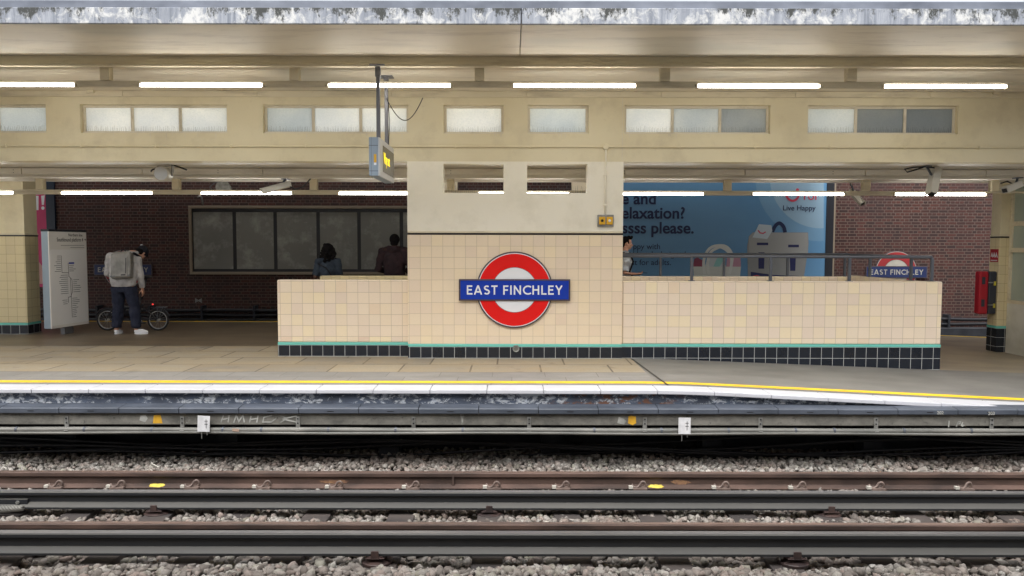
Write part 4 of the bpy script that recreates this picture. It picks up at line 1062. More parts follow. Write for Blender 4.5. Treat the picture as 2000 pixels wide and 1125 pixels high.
# ------------------------------------------------------------------ pillars at both ends and the waiting room
def pillar(label, x0, x1, y0, y1, xtop=None):
    t = thing('tiled_pillar', label, 'pillar', ((x0+x1)/2, y0, 0), 'tiled pillars at the ends of the stairs')
    MB().box(x0, x1, y0, y1, 1.83, 2.8175).build('painted_top', m_wall, t, bevel=0.01)
    MB().box(x0 - 0.006, x1 + 0.006, y0 - 0.006, y1 + 0.006, 0.208, 1.775).build('tile_panel', m_tile_old, t, bevel=0.01)
    MB().box(x0 - 0.007, x1 + 0.007, y0 - 0.007, y1 + 0.007, 1.7755, 1.7995).build('black_trim', m_blacktrim, t)
    MB().box(x0 - 0.009, x1 + 0.009, y0 - 0.009, y1 + 0.009, 1.8, 1.8295).build('cream_capping', m_trim, t, bevel=0.006)
    MB().box(x0 - 0.009, x1 + 0.009, y0 - 0.009, y1 + 0.009, 0.166, 0.2075).build('teal_strip', m_teal, t, bevel=0.005)
    MB().box(x0 - 0.007, x1 + 0.007, y0 - 0.007, y1 + 0.007, -0.5, 0.1655).build('black_skirting', m_black, t)
    return t
xl = at(49, 500, 13.37)[0]
pillar('broad tiled pillar at the left edge of the photo', -12.5, xl, 13.37, 13.74)
xr0 = at(1952, 500, 13.1)[0]; xr1 = at(1966, 500, 13.1)[0]
pillar('narrow tiled pillar at the right carrying the red cabinet', xr0, xr0 + 0.28, 13.1, 13.36)
wr = thing('waiting_room', 'white framed waiting room wall with glazed panes at the right edge', 'waiting room', (8.9, 12.5, 0))
m_wr = mottled('dirty_white_panel', lin(222, 220, 208), lin(190, 186, 170), 2, 0.5, 0.05, 30); m_wrg = plain('greenish_glass', lin(176, 186, 172), 0.15)
xw = xr1 + 0.03; yn, yf = 11.6, 13.09; zf = fz(xw, 12) - 0.06
MB().box(xw, xw + 0.1, yn, yf, zf, 0.62).build('lower_panel', m_wr, wr, bevel=0.004)
b = MB()
for za, zb in ((0.6205, 0.68), (1.52, 1.6), (1.98, 2.06), (2.74, 2.817)): b.box(xw - 0.01, xw + 0.1, yn, yf, za, zb)
for ya_ in (yn, 12.3, yf - 0.06): 
    for za, zb in ((0.68, 1.52), (1.6, 1.98), (2.06, 2.74)): b.box(xw - 0.005, xw + 0.1, ya_, ya_ + 0.06, za, zb)
b.build('window_frame', m_trim, wr, bevel=0.004)
MB().box(xw + 0.03, xw + 0.04, yn + 0.06, yf - 0.06, 0.68, 2.74).build('glazing', m_wrg, wr)
# emergency cabinet on the pillar's left side
x0 = at(1912, 570, 13.14)[0]; z1 = at(1930, 528, 13.25)[1]; z0 = at(1930, 611, 13.25)[1]; xm = at(1930, 570, 13.14)[0]
fe = thing('extinguisher_cabinet', 'red and black extinguisher cabinet on the side of the right pillar', 'cabinet', (xm, 13.25, z0))
m_redp = plain('red_plastic', lin(176, 30, 46), 0.4); m_blk = plain('black_plastic', lin(52, 56, 66), 0.45)
MB().box(x0, xm, 13.13, 13.28, z0, z1).build('red_lid', m_redp, fe, bevel=0.03, segs=3)
MB().box(xm + 0.001, xr0 - 0.0095, 13.12, 13.30, z0 + 0.003, z1 - 0.003).build('black_body', m_blk, fe, bevel=0.025, segs=3)
for zz in (z0 + 0.16*(z1-z0)/0.74, z1 - 0.2):
    MB().box(x0 + 0.04, x0 + 0.1, 13.127, 13.14, zz - 0.03, zz + 0.1).build('lid_recess', m_blk, fe)
    b = MB().box(xm - 0.02, xm + 0.1, 13.105, 13.1185, zz - 0.008, zz + 0.012); b.build('latch', m_galv, fe, bevel=0.003)
    MB().box(xm + 0.08, xm + 0.11, 13.1, 13.118, zz - 0.05, zz + 0.025).build('latch_tag', plain('latch_yellow', lin(210, 196, 70), 0.5), fe)
x, z = at(1949, 497, 13.3); 
fs_ = thing('fire_sign', 'small red notice with white writing on the right pillar', 'sign', (xr0, 13.2, z))
zt, zb = at(1949, 485, 13.2)[1], at(1949, 510, 13.2)[1]
MB().box(xr0 - 0.011, xr0 - 0.0065, 13.12, 13.34, zb, zt).build('plate', m_redp, fs_)
b = MB()
for i, (a, c) in enumerate(((0.02, 0.09), (0.06, 0.14), (0.1, 0.17))): ribbon(b, [(13.14 + 0.06*i, zb + 0.08), (13.17 + 0.06*i, zb + 0.15), (13.19 + 0.06*i, zb + 0.09)], 0.02, lambda u, v, w_: (xr0 - 0.0115 - w_ - 0.0003*i, u, v), 0.001)
b.box(xr0 - 0.0125, xr0 - 0.0113, 13.14, 13.32, zb + 0.02, zb + 0.035); b.build('white_writing', m_enamel, fs_)

# ------------------------------------------------------------------ the far side: brick wall, boards, posters, cable runs
tag(MB().box(-24, 24, YBR + 0.001, YBR + 0.4, -1.0, 7.5).build('brick_wall', m_brick), 'long dark red brick wall beyond the far track', 'wall')
def px_rect(p0, p1, y):
    x0, z1 = at(p0[0], p0[1], y); x1, z0 = at(p1[0], p1[1], y); return x0, x1, z0, z1
x0, x1, z0, z1 = px_rect((370, 403), (1090, 537), YBR)
bb = thing('blank_billboard', 'long blank grey board with black dividers on the brick wall', 'billboard', ((x0+x1)/2, YBR, z0))
fw = 0.07; m_bframe = plain('bronze_beige_frame', lin(150, 136, 118), 0.5); m_bblack = plain('black_board_frame', lin(34, 36, 44), 0.45)
b = MB().box(x0, x1, YBR - 0.09, YBR, z1 - fw, z1).box(x0, x1, YBR - 0.09, YBR, z0, z0 + fw).box(x0, x0 + fw, YBR - 0.09, YBR, z0 + fw, z1 - fw).box(x1 - fw, x1, YBR - 0.09, YBR, z0 + fw, z1 - fw); b.build('outer_frame', m_bframe, bb, bevel=0.008)
MB().box(x0 + fw, x1 - fw, YBR - 0.04, YBR, z0 + fw, z1 - fw).build('backing', m_bblack, bb)
m_board = paint_cream('grey_chalky_board', lin(140, 140, 134), lin(190, 190, 184), 0.9, False, (0.75, 0.75, 0.77))
cuts = [376, 459.5, 539, 622.5, 702, 784.5, 866, 948, 1030, 1084]
for a, c in zip(cuts[:-1], cuts[1:]):
    xa, xc = at(a, 470, YBR)[0], at(c, 470, YBR)[0]
    MB().box(xa + 0.045, xc - 0.045, YBR - 0.05, YBR - 0.0405, z0 + fw + 0.07, z1 - fw - 0.09).build('board_panel', m_board, bb, bevel=0.004)
# blue advertisement
def advert():
    x0, x1, z0, z1 = px_rect((1130, 346), (1609, 556), YBR)
    t = thing('poster', 'large blue holiday poster with navy slogan and two bags', 'poster', ((x0+x1)/2, YBR, z0))
    nt_ = NT('poster_blue', 0.35)
    f = nt_.noise(nt_.pos((0.3, 1, 1)), 0.9, 3); nt_.color(nt_.mix(nt_.step(f, 0.3, 0.7), lin(96, 146, 188), lin(108, 158, 198)))
    xe = at(1626, 450, YBR)[0]
    b = MB().box(x1 + 0.002, xe, YBR - 0.05, YBR, z0 - 0.1, z1 + 0.1).box(x0 - 0.2, x1 + 0.001, YBR - 0.05, YBR, z1 + 0.001, z1 + 0.1).box(x0 - 0.2, x1 + 0.001, YBR - 0.05, YBR, z0 - 0.1, z0 - 0.001).box(x0 - 0.2, x0 - 0.001, YBR - 0.05, YBR, z0, z1)
    b.build('frame', m_bblack, t)
    MB().box(xe + 0.001, xe + 0.05, YBR - 0.03, YBR, z0 - 0.1, z1 + 0.1).build('edge_strip', m_bframe, t)
    yf = YBR - 0.03
    MB().box(x0, x1, yf, YBR, z0, z1).build('sheet', nt_.m, t)
    lay = [0]
    def shp(pts, nm, c, rough=0.45, raw=False):
        lay[0] += 1
        flat(pts if raw else pxs(pts, YBR - 0.03), nm, plain('print_' + nm, c, rough, var=0.05), t, yf - 0.0006*lay[0], 0.0005)
    def circ(cx, cy, r, n=40, a0=0, a1=360): return [(cx + r*math.cos(math.radians(a0 + (a1-a0)*i/n)), cy + r*math.sin(math.radians(a0 + (a1-a0)*i/n))) for i in range(n + (0 if a1-a0 == 360 else 1))]
    def clip(pts): return [(min(1608.5, x), max(347, y)) for x, y in pts]
    shp(clip(circ(1600, 345, 125, 60)), 'pale_circle', lin(122, 166, 200))
    shp(clip(circ(1603, 345, 100, 60)), 'white_circle', lin(154, 186, 208))
    tx = lambda body, px, py, size, bold, nm, m=m_navy: text(body, nm, m, t, size, at(px, py, yf)[0], yf - 0.009, at(px, py, yf)[1], bold=bold, d=0.0005)
    tx('e and', 1213, 398, 0.405, 0.022, 'slogan'); tx('elaxation?', 1213, 426, 0.405, 0.022, 'slogan'); tx('ssss please.', 1214, 455, 0.405, 0.022, 'slogan')
    tx('ppy with', 1236, 486, 0.2, 0.004, 'small_print'); tx('d hotels designed', 1231, 501, 0.2, 0.004, 'small_print'); tx('st for adults.', 1233, 517, 0.2, 0.004, 'small_print')
    tx('Live Happy', 1528, 410, 0.185, 0.006, 'small_print')
    m_pk = plain('print_red', lin(214, 66, 92), 0.45)
    q = MB(); ribbon(q, pxs(smooth([(1534, 376), (1538, 386), (1546, 391), (1554, 389), (1560, 381), (1562, 374)]), yf), 0.055, lambda u, v, w_: (u, yf - 0.009 - w_, v), 0.0006); q.build('emblem_smile', m_pk, t)
    flat(pxs(circ(1557, 370, 3.2, 16), yf), 'emblem_dot', m_pk, t, yf - 0.009, 0.0006)
    text('TUI', 'emblem_letters', m_pk, t, 0.25, at(1565, 389, yf)[0], yf - 0.009, at(1565, 389, yf)[1], bold=0.015, d=0.0005)
    # tote bag
    shp([(1353,520),(1356,505),(1362,502),(1372,508),(1372,522)], 'towel_red', lin(140, 60, 86)); shp([(1376,521),(1382,502),(1395,498),(1412,500),(1418,521)], 'towel_white', lin(204, 212, 214))
    shp([(1392,522),(1400,504),(1412,497),(1418,500),(1404,522)], 'towel_mint', lin(150, 206, 200)); shp([(1418,522),(1420,503),(1432,500),(1446,503),(1447,522)], 'towel_pink', lin(200, 150, 166))
    shp([(1354,520),(1447,520),(1444,552),(1356,552)], 'bag_cream', lin(214, 216, 208))
    for off in ((0, 0), (8, 10)):
        lay[0] += 1; q = MB(); yy_ = yf - 0.0006*lay[0]
        arc_ = [(1376+off[0], 535), (1374+off[0], 512), (1380+off[0], 492), (1392+off[0], 481-off[1]*-0.3), (1412-off[0]*0.5, 479+off[1]*0.3), (1424-off[0]*0.5, 486+off[1]*0.3), (1430-off[0]*0.3, 500), (1428, 518), (1424, 535)]
        ribbon(q, pxs(smooth(arc_), yf), 0.07, lambda u, v, w_: (u, yy_ - w_, v), 0.0005); q.build('bag_handle', plain('print_handle', lin(226, 228, 222), 0.45), t)
    # rucksack
    shp([(1461,552),(1459,480),(1463,460),(1470,453),(1578,453),(1579,475),(1576,500),(1568,552)], 'rucksack_grey', lin(150, 151, 149))
    shp([(1463,492),(1462,462),(1470,453),(1577,454),(1578,494),(1540,498)], 'rucksack_flap', lin(166, 166, 163))
    for r_ in ([(1478,473),(1500,473),(1500,478),(1478,478)], [(1539,477),(1560,477),(1560,482),(1539,482)], [(1481,492),(1493,492),(1492,524),(1481,524)], [(1542,497),(1554,497),(1553,528),(1543,528)], [(1466,530),(1510,536),(1560,538),(1562,552),(1466,552)]): shp(r_, 'rucksack_strap', lin(36, 40, 92))
    shp([(1470,538),(1478,536),(1505,546),(1520,552),(1496,552),(1480,544),(1476,552),(1470,552)], 'rucksack_red', lin(196, 60, 84))
    lay[0] += 1; q = MB(); yy2 = yf - 0.0006*lay[0]; ribbon(q, pxs(smooth([(1508, 452), (1514, 440), (1522, 435), (1530, 442), (1533, 453)]), yf), 0.09, lambda u, v, w_: (u, yy2 - w_, v), 0.0005); q.build('rucksack_loop', m_navy, t)
    shp([(1469,463),(1482,437),(1506,439),(1508,450),(1498,466)], 'tag_white', lin(196, 208, 214))
    lay[0] += 1; q = MB(); yy3 = yf - 0.0006*lay[0]; ribbon(q, pxs([(1480, 449), (1484, 454), (1490, 455), (1495, 452)], yf), 0.03, lambda u, v, w_: (u, yy3 - w_, v), 0.0005); q.build('tag_smile', m_pk, t)
advert()
# pink poster at the left
x0, x1, z0, z1 = px_rect((-60, 340), (97, 562), YBR)
pk = thing('poster', 'magenta poster with a white exclamation mark behind the left pillar', 'poster', ((x0+x1)/2, YBR, z0))
m_mag = mottled('magenta_print', lin(206, 40, 104), lin(190, 34, 96), 2, 0.4, 0)
MB().box(x0, x1, YBR - 0.03, YBR, z0, z1).build('sheet', m_mag, pk)
xe = at(110, 450, YBR)[0]; MB().box(x1 + 0.002, xe, YBR - 0.05, YBR, z0 - 0.1, z1 + 0.1).build('frame', plain('dark_blue_frame', lin(24, 40, 60), 0.4), pk)
flat(pxs([(60,345),(96.5,345),(96.5,388),(84,381),(60,384)], YBR-0.03), 'pale_pink_area', plain('print_pale_pink', lin(214, 150, 178), 0.4), pk, YBR - 0.0302, 0.0006)
flat(pxs([(69,504),(97,540),(97,556),(60,556)], YBR-0.03), 'pale_corner', plain('print_pale_corner', lin(200, 150, 140), 0.4), pk, YBR - 0.0302, 0.0006)
flat(pxs([(80,384),(87,383),(85.5,402),(81.5,402)], YBR-0.03), 'exclamation_stroke', m_enamel, pk, YBR - 0.0312, 0.0006)
flat(pxs([(83.5 + 3.2*math.cos(2*PI*i/14), 408 + 3.4*math.sin(2*PI*i/14)) for i in range(14)], YBR-0.03), 'exclamation_dot', m_enamel, pk, YBR - 0.0312, 0.0006)
flat(pxs([(70,384),(75,384),(75,412),(70,412)], YBR-0.03), 'letter_stroke', m_enamel, pk, YBR - 0.0312, 0.0006)
flat(pxs([(80,362),(85,360),(85,371),(81,372)], YBR-0.03), 'blue_mark', m_blue, pk, YBR - 0.0312, 0.0006)
# small marker on the bricks
x, z = at(388, 588, YBR)
bt_ = MB().prism([(x-0.085, z+0.06), (x, z+0.012), (x+0.085, z+0.06), (x+0.085, z-0.06), (x, z-0.012), (x-0.085, z-0.06)], lambda u, v, w_: (u, YBR - w_, v), 0.012)
tag(bt_.build('wall_marker', m_galv), 'small pale bow-tie shaped marker on the brick wall', 'marker')
x, z = at(393, 388, YBR)
tag(MB().tube([(x-0.08, YBR-0.04, z+0.02), (x-0.03, YBR-0.06, z+0.05), (x+0.02, YBR-0.06, z+0.03), (x+0.04, YBR-0.03, z-0.06), (x+0.045, YBR-0.02, z-0.16)], 0.022, 8).build('cable_hook', m_galv, None, smooth=True), 'pale hooked fitting on the brick above the blank board', 'fitting')
# cable racks at the foot of the brick wall
for lab, pa, pb, py0, n in (('black cable run along the foot of the left brick wall', -250, 900, 602, 4), ('row of thick black cables at the foot of the right brick wall', 900, 2400, 617, 4)):
    x0, x1 = at(pa, 610, 18.6)[0], at(pb, 610, 18.6)[0]
    ck = thing('cable_rack', lab, 'cable rack', ((x0+x1)/2, 18.6, -0.4), 'cable runs on the brick wall')
    for i in range(n):
        z = at(1000, py0 + 5 + i*9.2, 18.6)[1]
        MB().tube([(x0 + (x1-x0)*q/40, 18.6 + 0.01*math.sin(q*1.7+i), z + 0.008*math.sin(q*1.1+i*2)) for q in range(41)], 0.042, 8).build('cable', m_blackcable, ck, smooth=True)
    x = x0 + 0.4
    while x < x1:
        MB().box(x, x + 0.05, 18.53, YBR, at(1000, py0 + 40, 18.6)[1], at(1000, py0 - 4, 18.6)[1]).build('hanger', m_soot, ck); x += 1.32
tag(MB().box(-24, 24, 18.35, 18.52, -0.98, at(1000, 640, 18.4)[1]).build('trackside_wall', m_soot), 'low sooty concrete upstand at the foot of the brick wall', 'wall')

# ------------------------------------------------------------------ map sign on the left
def map_sign():
    Yf = 13.0
    # face corners in the photo; the stand is turned a little towards the left
    fl = Vector((at(98, 550, 13.0)[0], 13.0)); frt = Vector((at(171, 550, 13.92)[0], 13.92))
    zt, zb = at(98, 449, 13.0)[1], at(101, 644, 13.0)[1]
    ux = (frt - fl).normalized(); dep = Vector((-ux.y, ux.x)) * 0.15; wd = (frt - fl).length
    t = thing('map_sign', 'freestanding white line map board with grey sides beside the left pillar', 'sign', (fl.x, fl.y, 0))
    def P(u, z, d): q = fl + ux*u + dep*(d/0.15); return (q.x, q.y, z)
    def slab(u0, u1, z0, z1, d0, d1, nm, m, bev=0.0):
        vs = [P(u, z, d) for d in (d0, d1) for u, z in ((u0, z0), (u1, z0), (u1, z1), (u0, z1))]
        return MB().add(vs, [(0,1,2,3), (7,6,5,4), (0,4,5,1), (1,5,6,2), (2,6,7,3), (3,7,4,0)]).build(nm, m, t, bevel=bev)
    slab(0.0, wd, zb, zt - 0.04, 0.02, 0.15, 'casing', m_boxblue, 0.006)
    slab(-0.004, wd + 0.004, zt - 0.0395, zt, -0.004, 0.154, 'top_cap', m_bblack, 0.004)
    m_face = plain('sign_face', lin(222, 220, 216), 0.35, var=0.03)
    slab(0.0, wd, zb, zt - 0.041, 0.0, 0.0195, 'face_panel', m_face)
    slab(0.02, wd - 0.02, zb + 0.05, zt - 0.36, -0.004, -0.0005, 'map_panel', plain('map_paper', lin(232, 232, 232), 0.3, var=0.03))
    slab(wd*0.38, wd*0.62, -0.01, zb, 0.04, 0.12, 'foot', m_pole)
    Rm = Matrix(((ux.x, 0, -dep.x/0.15, 0), (ux.y, 0, -dep.y/0.15, 0), (0, 1, 0, 0), (0, 0, 0, 1)))
    def tx(body, size, u, z, al='RIGHT', sx=1.0): p = P(u, z, -0.001); text(body, 'heading', m_ink, t, size, p[0], p[1], p[2], al, 0.004, 0.0006, Rm, sx)
    tx('Northern line', 0.075, wd - 0.1, zt - 0.12, sx=0.85); tx('Southbound platform 4', 0.1, wd - 0.085, zt - 0.215, sx=0.7)
    q = MB(); mp = lambda dd: (lambda u, v, w_: P(u, v, -0.0008 - dd - w_))
    for i, s_ in enumerate(([(wd-0.065, zt-0.18), (wd-0.015, zt-0.18)], [(wd-0.035, zt-0.16), (wd-0.015, zt-0.18), (wd-0.035, zt-0.2)])): ribbon(q, s_, 0.009, mp(0.0003*i), 0.0005)
    q.build('arrow', m_ink, t)
    for i, (a, c, z) in enumerate(((0.2, wd-0.06, 0.285), (0.38, wd-0.06, 0.325))): q = MB(); ribbon(q, [(wd*0.3 if i == 0 else wd*0.55, zt-z), (wd-0.06, zt-z)], 0.007, mp(0), 0.0005); q.build('small_print', m_steel, t)
    # the line diagram, in panel units (0..1 across, 0..1 down the photo's board)
    def uv(px, py): return ((px - 350)/(600-350)*wd, zt - (py - 345)/(1015-345)*(zt - zb))
    q = MB(); lines = ([(424,522),(426,640),(468,643)], [(468,575),(470,668),(490,690),(492,775),(478,810),(462,812),(462,850)], [(480,680),(484,955)])
    for i, l in enumerate(lines): ribbon(q, [uv(*p) for p in l], 0.009, lambda u, v, w_, i=i: P(u, v, -0.0045 - 0.0004*i - w_), 0.0005)
    q.build('line_diagram', m_ink, t)
    q = MB(); rnd = random.Random(2)
    for y in range(526, 640, 13): ribbon(q, [uv(420, y), uv(420 - rnd.randint(22, 44), y)], 0.0085, lambda u, v, w_: P(u, v, -0.0045 - w_), 0.0005)
    for y in range(592, 636, 13): ribbon(q, [uv(474, y), uv(474 + rnd.randint(26, 44), y)], 0.0085, lambda u, v, w_: P(u, v, -0.0045 - w_), 0.0005)
    for y in range(658, 790, 14): ribbon(q, [uv(464, y), uv(464 - rnd.randint(34, 60), y)], 0.0085, lambda u, v, w_: P(u, v, -0.0045 - w_), 0.0005)
    for y in range(694, 780, 14): ribbon(q, [uv(498, y), uv(498 + rnd.randint(24, 66), y)], 0.0085, lambda u, v, w_: P(u, v, -0.0045 - w_), 0.0005)
    for y in range(822, 955, 13): ribbon(q, [uv(488, y), uv(488 + rnd.randint(22, 52), y)], 0.0085, lambda u, v, w_: P(u, v, -0.0045 - w_), 0.0005)
    for y in (830, 843, 856): ribbon(q, [uv(456, y), uv(456 - rnd.randint(24, 44), y)], 0.0085, lambda u, v, w_: P(u, v, -0.0045 - w_), 0.0005)
    q.build('station_names', m_steel, t)
    q = MB(); a, c = uv(472, 582), uv(508, 571); q.prism([(a[0], a[1]), (c[0], a[1]), (c[0], c[1]), (a[0], c[1])], lambda u, v, w_: P(u, v, -0.0062 - w_), 0.0005); q.build('station_marker', m_blue, t)
map_sign()

# ------------------------------------------------------------------ people
m_skin = plain('skin_light', lin(206, 156, 132), 0.5); m_skin_d = plain('skin_dark', lin(86, 58, 46), 0.5)
m_hair = plain('black_hair', lin(20, 18, 20), 0.85); m_hair.node_tree.nodes['Principled BSDF'].inputs['Specular IOR Level'].default_value = 0.12
def hand(b, wrist, d, palm_n, L=0.18, curl=0.5):
    """five fingers and a thumb leaving the side of the palm; d towards the fingertips, palm_n the way the palm faces"""
    w0 = Vector(wrist); d = Vector(d).normalized(); nrm = Vector(palm_n); nrm = (nrm - d*nrm.dot(d)).normalized(); s_ = d.cross(nrm).normalized()
    R = Matrix((s_, nrm, d)).transposed()
    b.obox(w0 + d*L*0.28, (0.078, 0.028, L*0.52), R)
    for i, (o_, l_, r_) in enumerate(((-0.03, 0.4, 0.0075), (-0.01, 0.46, 0.0085), (0.011, 0.43, 0.0085), (0.03, 0.36, 0.008))):
        p0 = w0 + d*L*0.48 + s_*o_; seg = L*l_/3; pts = [p0]; a = 0
        for q in range(3):
            a += curl*(0.5 + 0.35*q); pts.append(pts[-1] + (d*math.cos(a) + nrm*math.sin(a))*seg)
        b.tube(pts, [r_*1.15, r_*1.05, r_, r_*0.8], 8)
    p0 = w0 + d*L*0.12 - s_*0.03; t1 = p0 + (d*0.5 - s_*0.55 + nrm*0.5).normalized()*L*0.26
    b.tube([p0, t1, t1 + (d*0.85 + nrm*0.45 - s_*0.1).normalized()*L*0.22], [0.014, 0.011, 0.009], 8)
def head(b, c, R, k=1.0):
    """c is the head's middle; local +Y is the way the face looks"""
    c = Vector(c); T = lambda p: c + R @ (Vector(p)*k)
    b.ball(T((0, -0.012, 0.03)), (0.076*k, 0.094*k, 0.088*k), R, 20, 14); b.ball(T((0, 0.022, -0.04)), (0.06*k, 0.068*k, 0.074*k), R, 18, 12); b.ball(T((0, 0.056, -0.088)), (0.03*k, 0.026*k, 0.022*k), R, 12, 8)
    b.tube([T((0, 0.082, 0.012)), T((0, 0.098, -0.015)), T((0, 0.106, -0.034)), T((0, 0.088, -0.044))], [0.009*k, 0.011*k, 0.014*k, 0.011*k], 8)
    for s_ in (-1, 1):
        b.ball(T((0.075*s_, -0.008, -0.008)), (0.011*k, 0.02*k, 0.032*k), R, 10, 8); b.tube([T((0.012*s_, 0.078, 0.022)), T((0.034*s_, 0.076, 0.026)), T((0.054*s_, 0.058, 0.02))], 0.009*k, 8)
        b.ball(T((0.042*s_, 0.066, -0.02)), (0.022*k, 0.016*k, 0.018*k), R, 10, 8)
    b.tube([T((-0.024, 0.076, -0.064)), T((0, 0.086, -0.062)), T((0.024, 0.076, -0.064))], 0.0075*k, 8); b.tube([T((-0.02, 0.074, -0.073)), T((0, 0.083, -0.073)), T((0.02, 0.074, -0.073))], 0.008*k, 8)
def eyes(par, c, R, k=1.0):
    c = Vector(c); b = MB(); q = MB()
    for s_ in (-1, 1):
        b.ball(c + R @ (Vector((0.032*s_, 0.071, 0.0))*k), 0.0115*k, None, 12, 8); q.ball(c + R @ (Vector((0.032*s_, 0.08, 0.0))*k), (0.0055*k,)*3, None, 10, 6)
    e = b.build('eyeballs', m_enamel, par, smooth=True); q.build('irises', m_ink, e, smooth=True)
ID3 = Matrix.Identity(3)
def figure(label, loc, J, cloth, R, pants, pants_m, top_m, skin_m, torso, shoe_m, hands, voxel=0.009, look=None):
    """J: joints relative to loc. Builds one continuous body, a top, trousers and shoes"""
    o = Vector(loc); p = thing('person', label, 'person', loc)
    g_ = lambda n: o + Vector(J[n])
    b = MB(); head(b, g_('head'), R)
    b.tube([g_('neck') - Vector((0, 0, 0.05)), g_('neck'), g_('head') + R @ Vector((0, -0.02, -0.05))], [0.07, 0.056, 0.054], 14)
    b.loft([(o.x+cx, o.y+cy, o.z+cz, rx-0.02, ry-0.02) for cx, cy, cz, rx, ry in torso])
    for s_ in 'LR':
        b.tube([g_('sh'+s_), g_('el'+s_), g_('wr'+s_)], [0.05, 0.04, 0.027], 10); b.ball(g_('sh'+s_), 0.052)
        d, pn, cu = hands[s_]; hand(b, g_('wr'+s_), d, pn, 0.18, cu)
        b.tube([g_('hip'+s_), g_('kn'+s_), g_('an'+s_), g_('an'+s_) + Vector((0, 0.0, -0.05))], [0.078, 0.055, 0.038, 0.038], 12); b.ball(g_('kn'+s_), 0.054)
    blob(b, 'body', skin_m, p, voxel, 4); eyes(p, g_('head'), R)
    b = MB(); b.loft([(o.x+cx, o.y+cy, o.z+cz, rx, ry) for cx, cy, cz, rx, ry in torso])
    for s_ in 'LR':
        sh, e_, wr_ = g_('sh'+s_), g_('el'+s_), g_('wr'+s_)
        stop = cloth.get('sleeve', 1.0)
        if stop >= 1: pts = [sh, sh.lerp(e_, 0.5), e_, e_.lerp(wr_, 0.55), e_.lerp(wr_, 0.93)]; rr = [0.078, 0.068, 0.06, 0.052, 0.046]
        else: pts = [sh, sh.lerp(e_, 0.5), sh.lerp(e_, 0.9)]; rr = [0.076, 0.068, 0.066]
        b.tube(pts, [r*cloth.get('fat', 1.0) for r in rr], 14); b.ball(sh, 0.08*cloth.get('fat', 1.0)); 
        b.tube([sh, g_('neck') + Vector((0, 0, -0.01))], [0.075*cloth.get('fat', 1.0), 0.06], 12)
    if cloth.get('hood'):
        n_ = g_('neck')
        for i in range(9):
            a = PI*i/8; b.ball(n_ + Vector((0.1*math.cos(a), -0.02 - 0.06*math.sin(a), 0.0 - 0.035*math.sin(a))), (0.045, 0.045, 0.04 + 0.03*math.sin(a)), None, 10, 8)
    for q in cloth.get('folds', []):
        b.tube([o + Vector(q[0]), o + (Vector(q[0]) + Vector(q[1]))/2 + Vector((0, -0.01, 0)), o + Vector(q[1])], 0.022, 8)
    blob(b, cloth['name'], top_m, p, 0.009, 6, 0.035)
    b = MB(); hl, hr_ = g_('hipL'), g_('hipR'); pc = (hl + hr_)/2
    b.loft([(pc.x, pc.y, pc.z - 0.1, 0.15, 0.12), (pc.x, pc.y, pc.z, 0.172, 0.135), (pc.x, pc.y, pc.z + 0.1, 0.165, 0.125), (pc.x, pc.y, pc.z + 0.16, 0.15, 0.115)])
    for s_ in 'LR':
        h2, k2, a2 = g_('hip'+s_), g_('kn'+s_), g_('an'+s_)
        b.tube([h2, h2.lerp(k2, 0.5), k2, k2.lerp(a2, 0.5), a2 + Vector((0, 0, 0.02))], [v_*cloth.get('leg', 1.0) for v_ in (0.105, 0.095, 0.083, 0.08, 0.076)], 16)
        b.ball(a2 + Vector((0, 0.01, 0.03)), (0.072, 0.07, 0.03), None, 14, 8)
    blob(b, 'trousers', pants_m, p, 0.009, 6, 0.03)
    for s_ in 'LR':
        a2 = g_('an'+s_); dx = J.get('toe'+s_, (0, 0.17))
        heel = Vector((a2.x, a2.y, o.z + 0.035)); toe = heel + Vector((dx[0], dx[1], 0))
        b = MB().ball(heel + Vector((0, 0, 0.02)), (0.042, 0.045, 0.045), None, 12, 8).tube([heel + Vector((0, 0, 0.02)), heel.lerp(toe, 0.55) + Vector((0, 0, 0.012)), toe], [0.044, 0.046, 0.034], 12)
        b.ball(toe, (0.042, 0.042, 0.028), None, 12, 8)
        blob(b, 'shoe', shoe_m, p, 0.008, 3)
        MB().loft([(heel.x + (toe.x-heel.x)*0.5, heel.y + (toe.y-heel.y)*0.5, o.z + z_, 0.05 + abs(toe.x-heel.x)*0.5, 0.048 + abs(toe.y-heel.y)*0.5) for z_ in (0.0, 0.02)]).build('sole', m_enamel if shoe_m == m_enamel else m_ink, p)
    return p
def rotm(yaw=0, pitch=0, roll=0): return Matrix.Rotation(math.radians(yaw), 3, 'Z') @ Matrix.Rotation(math.radians(pitch), 3, 'X') @ Matrix.Rotation(math.radians(roll), 3, 'Y')
def cloth_mat(name, c1, c2):
    t = NT(name, 0.85, 0, 0.2); f = t.noise(t.pos(), 7, 4); t.color(t.mix(t.step(f, 0.35, 0.65), c1, c2)); t.bump(t.noise(t.pos((1, 1, 0.6)), 14, 4, 0.6), 0.5, 0.02); return t.m
m_hood = cloth_mat('pale_grey_jersey', lin(192, 190, 190), lin(166, 164, 166)); m_navyc = cloth_mat('navy_twill', lin(48, 52, 68), lin(36, 40, 56))
m_maroon = cloth_mat('maroon_jersey', lin(56, 42, 47), lin(42, 33, 38)); m_bluec = cloth_mat('blue_grey_cotton', lin(62, 72, 84), lin(48, 56, 68)); m_shirt = cloth_mat('white_cotton', lin(206, 212, 220), lin(184, 190, 200))
m_darkc = cloth_mat('black_cotton', lin(40, 40, 46), lin(30, 30, 36))

